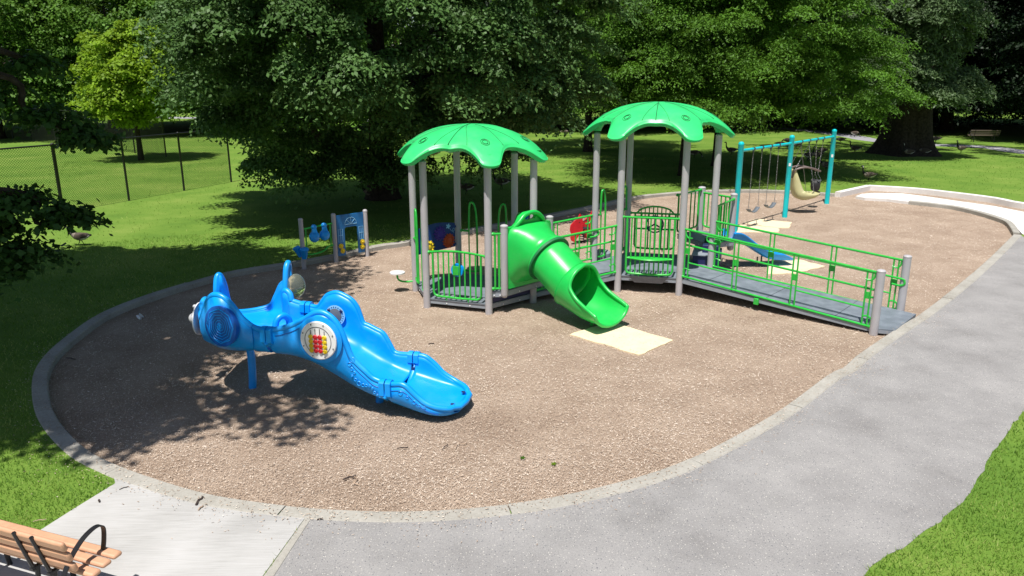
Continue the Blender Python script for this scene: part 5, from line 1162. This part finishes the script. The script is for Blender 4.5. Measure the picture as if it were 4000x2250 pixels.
def keepnear(C):
    X = C[:, 0]+NM.x+.125*(C[:, 2]-1.2); Y = C[:, 1]+NM.y+.39*(C[:, 2]-1.2)
    return (C[:, 2] > 7.4) & (((X+4.1)/1.75)**2+((Y-11.3)/1.5)**2 > 1) & ~((X > -2.9) & (Y > 9.4)) & ~((X > -4.4) & (Y > 12.6)) & (Y < 19.4+.25*np.sin(X*2.1)) & (Y > 8.7+.35*np.sin(X*2.7)-.10*(X+6))
nmc = crown_mesh("near_maple_crown", lob, 780, .19, 250, M['leaf_near'], 33, .2, .4, .25, clump=(.5, 1.1), narrow=.38, keep=keepnear)
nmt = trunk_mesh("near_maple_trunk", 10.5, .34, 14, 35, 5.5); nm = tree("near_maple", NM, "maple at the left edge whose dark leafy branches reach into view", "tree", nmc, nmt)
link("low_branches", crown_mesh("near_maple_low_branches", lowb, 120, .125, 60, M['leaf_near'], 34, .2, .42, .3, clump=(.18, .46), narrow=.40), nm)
tw = MB()
for pts in (((0, 0, 3.0), (20, 480, 12.6), (90, 560, 12.8), (175, 562, 13.0)), ((0, 0, 5.0), (-30, 180, 13.6), (60, 270, 14.0), (130, 312, 14.2), (230, 350, 14.3)), ((0, 0, 6.5), (-20, 120, 14), (40, 145, 14.3), (90, 165, 14.5))):
    c_ = [Vector(pts[0])]+[aty(*p)-NM for p in pts[1:]]; cc = crom(c_, 5); tw.tube(cc, [.09-.082*i/(len(cc)-1) for i in range(len(cc))], 6)
tw.build("low_limbs", M['bark'], nm)

# trees beyond: a few crowns shared by many trees
def std(mt, seed, H, rad, base, leaf, ncl, per, fl=.42, nar=.34):
    z = (H+base)/2; return crown_mesh("crown", [(0, 0, z, rad, rad, (H-base)/2, 4), (0, 0, base+1.6, rad*.9, rad*.9, 1.5, 1.2)], ncl, leaf, per, M[mt], seed, .6, fl, .3, clump=(.7, 1.6), narrow=nar)
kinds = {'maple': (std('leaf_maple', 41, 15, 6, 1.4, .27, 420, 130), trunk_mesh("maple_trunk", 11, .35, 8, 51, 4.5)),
         'dark': (std('leaf_dark_shade', 42, 17, 6, 1.5, .24, 430, 140), trunk_mesh("dark_trunk", 13, .4, 8, 52, 4.5)),
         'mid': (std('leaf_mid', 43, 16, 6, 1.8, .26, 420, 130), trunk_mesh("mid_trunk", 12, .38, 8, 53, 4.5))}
names = {'maple': 'maple_tree', 'dark': 'dark_tree', 'mid': 'broadleaf_tree'}
BG = [(-38, 58, 'maple', "yellow green tree behind the far fence, leftmost of its row", 1),
(-30.5, 61, 'maple', "bright tree behind the far fence above the white board", .95), (-24, 64, 'maple', "bright tree directly behind the young yellow green tree", 1.1), (-35, 69, 'maple', "tall tree in the second row behind the far fence", 1.1),
(-17, 62, 'maple', "light green tree behind the far fence left of the massive shade tree", 1), (-13, 52, 'maple', "tree partly hidden by the massive shade tree's left side", .8),
(-27, 77, 'maple', "tall tree in the back row above the fenced field", 1.25), (-10, 70, 'maple', "tall tree rising behind the shade tree's left half", 1.2), (-2, 66, 'dark', "dark tree behind the shade tree's trunk", 1.15),
(3.5, 70, 'dark', "dark tree behind the shade tree's right half", 1.2), (9.5, 64, 'mid', "shaded tree standing between the two green roofs, far back", 1), (17.5, 66, 'mid', "tree behind the middle of the feathery tree", 1.1),
(14, 77, 'dark', "tall dark tree in the back row behind the feathery tree", 1.3), (24, 70, 'mid', "tree behind the gap between feathery tree and huge trunk", 1.1), (29.5, 62, 'dark', "dark tree right behind the huge trunk", 1.1),
(36, 65, 'dark', "dark tree behind the far bench", 1.15), (37.5, 52.5, 'dark', "dark overhanging tree between huge trunk and bench", .95), (42, 59, 'dark', "dark tree right of the far bench", 1.1), (46, 68, 'dark', "dark tree at the right edge, back row", 1.3),
(52, 62, 'dark', "dark tree at the far right edge", 1.2), (40, 75, 'dark', "tall dark tree in the back row on the right", 1.35), (31, 78, 'dark', "tall dark tree in the back row behind the huge trunk", 1.35), (-45, 66, 'maple', "tree at the far left edge behind the fence", 1.1), (40.5, 50.5, 'dark', "dark tree crown overhanging the path at the right edge", 1.0)]
for i, (x_, y_, kd, lab, s_) in enumerate(BG):
    c_, t_ = kinds[kd]; tree(names[kd], (x_, y_, GZ), lab, "tree", c_, t_, "trees around the park", rz=i*1.37, sc=s_)
# far-off wood that reads as one mass, and dark undergrowth on the right
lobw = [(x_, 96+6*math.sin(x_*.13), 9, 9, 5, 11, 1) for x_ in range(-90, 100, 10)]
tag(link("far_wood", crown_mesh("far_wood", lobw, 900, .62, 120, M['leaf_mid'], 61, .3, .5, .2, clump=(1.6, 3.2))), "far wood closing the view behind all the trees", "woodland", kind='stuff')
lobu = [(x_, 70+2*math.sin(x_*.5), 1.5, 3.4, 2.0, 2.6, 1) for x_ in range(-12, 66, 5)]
tag(link("undergrowth", crown_mesh("undergrowth", lobu, 520, .22, 110, M['leaf_dark_shade'], 62, .3, .6, .2, clump=(.5, 1.1))), "dark undergrowth below the trees at the back of the lawn", "undergrowth", kind='stuff')
lobg = [(-18.6+(6.25)*f, 22.3+11.9*f, .12, .9, .5, .12, 1) for f in np.linspace(0, 1, 12)]

#================================================================ SMALL THINGS ON THE GROUND
def twig(vx, vy, z, L, rz, lab, mt='bark', r=.007, cat="stick", bend=.2, name="stick"):
    c = at(vx, vy, z); d = Vector((math.cos(rz), math.sin(rz), 0)); n_ = Vector((-d.y, d.x, 0)); mb = MB()
    mb.tube(crom([Vector((0, 0, r))-d*L/2, Vector((0, 0, r*1.6))+n_*L*bend*.3, Vector((0, 0, r*1.3))+d*L*.2-n_*L*bend*.2, Vector((0, 0, r))+d*L/2], 4), r, 6)
    o = mb.build(name, M[mt], None, loc=c); tag(o, lab, cat); return o
M['stick_pale'] = simple("pale_stick", (.42, .31, .22), .8, .2); M['stick_dark'] = simple("dark_stick", (.05, .035, .03), .85, .2)
twig(502, 1262, GZ+.01, .16, 1.5, "dark upright-looking stick lying across the slab's top edge", 'stick_dark', .012)
twig(505, 1279, GZ+.01, .09, 1.4, "small pale splinter beside the dark stick on the slab", 'stick_pale', .008)
twig(250, 1262, GZ+.01, .05, 2.2, "tiny brown leaf scrap on the slab's left edge", 'stick_dark', .010, "leaf scrap", name="leaf_scrap")
twig(312, 1228, GZ+.01, .10, .8, "thin dark twig near the slab's upper corner", 'stick_dark', .004)
twig(805, 1307, GZ+.01, .06, .3, "small dark twig on the asphalt by the slab border", 'stick_dark', .006)
twig(890, 1208, .02, .30, -.9, "thin brown twig in the chips near the front kerb", 'stick_pale', .006, bend=.5)
twig(880, 1203, .02, .16, .6, "reddish bark piece in the chips near the front kerb", 'stick_dark', .009)
twig(1120, 1125, .02, .15, 1.2, "dark twig in the chips in front of the blue slide tip", 'stick_dark', .006)
twig(1160, 1120, .02, .28, 1.1, "pale curved twig right of the dark one in the chips", 'stick_pale', .004, bend=.6)
twig(1013, 1128, .02, .14, .2, "short dark stick below the blue slide's exit", 'stick_dark', .007)
twig(1085, 866, .02, .10, .4, "small dark bark chip left of the cream mat", 'stick_dark', .010)
twig(1640, 1135, .02, .22, -.7, "thin twig in the chips before the curved kerb", 'stick_pale', .004)
twig(178, 903, .02, .20, -.3, "dark stick lying in the shaded chips at the left", 'stick_dark', .007)
twig(620, 912, .02, .16, .1, "pale stick in the shade behind the blue slide leg", 'stick_pale', .008)
twig(100, 1310, GZ+.02, .12, .4, "pale twig in the lower left grass", 'stick_pale', .005)
lf = MB().plate([(.03*math.cos(t_)*(1+.3*math.cos(5*t_)), .03*math.sin(t_)*(1+.3*math.cos(5*t_))) for t_ in [i*math.pi/15 for i in range(30)]], (0, 0, .004), (1, 0, 0), (0, 1, .1), .002)
for vx, vy, lab, mt in ((1315, 1152, "small green leaf fallen on the chips", 'rail'), (1393, 1167, "small yellow green leaf fallen on the chips", 'yellow')):
    o = lf.build("fallen_leaf", M['leaf_young' if mt == 'yellow' else 'leaf_locust']); o.location = at(vx, vy, .025); tag(o, lab, "leaf")
c = at(347, 801, .02); o = MB().lathe([(.02, 0), (.07, .02), (.05, .06), (.02, .05), (.06, .09)], (0, 0, 0), 7, (.6, .2, .5)).build("litter", M['white'], loc=c, ang=10); tag(o, "crumpled white scrap in the shaded chips near the left kerb", "litter")
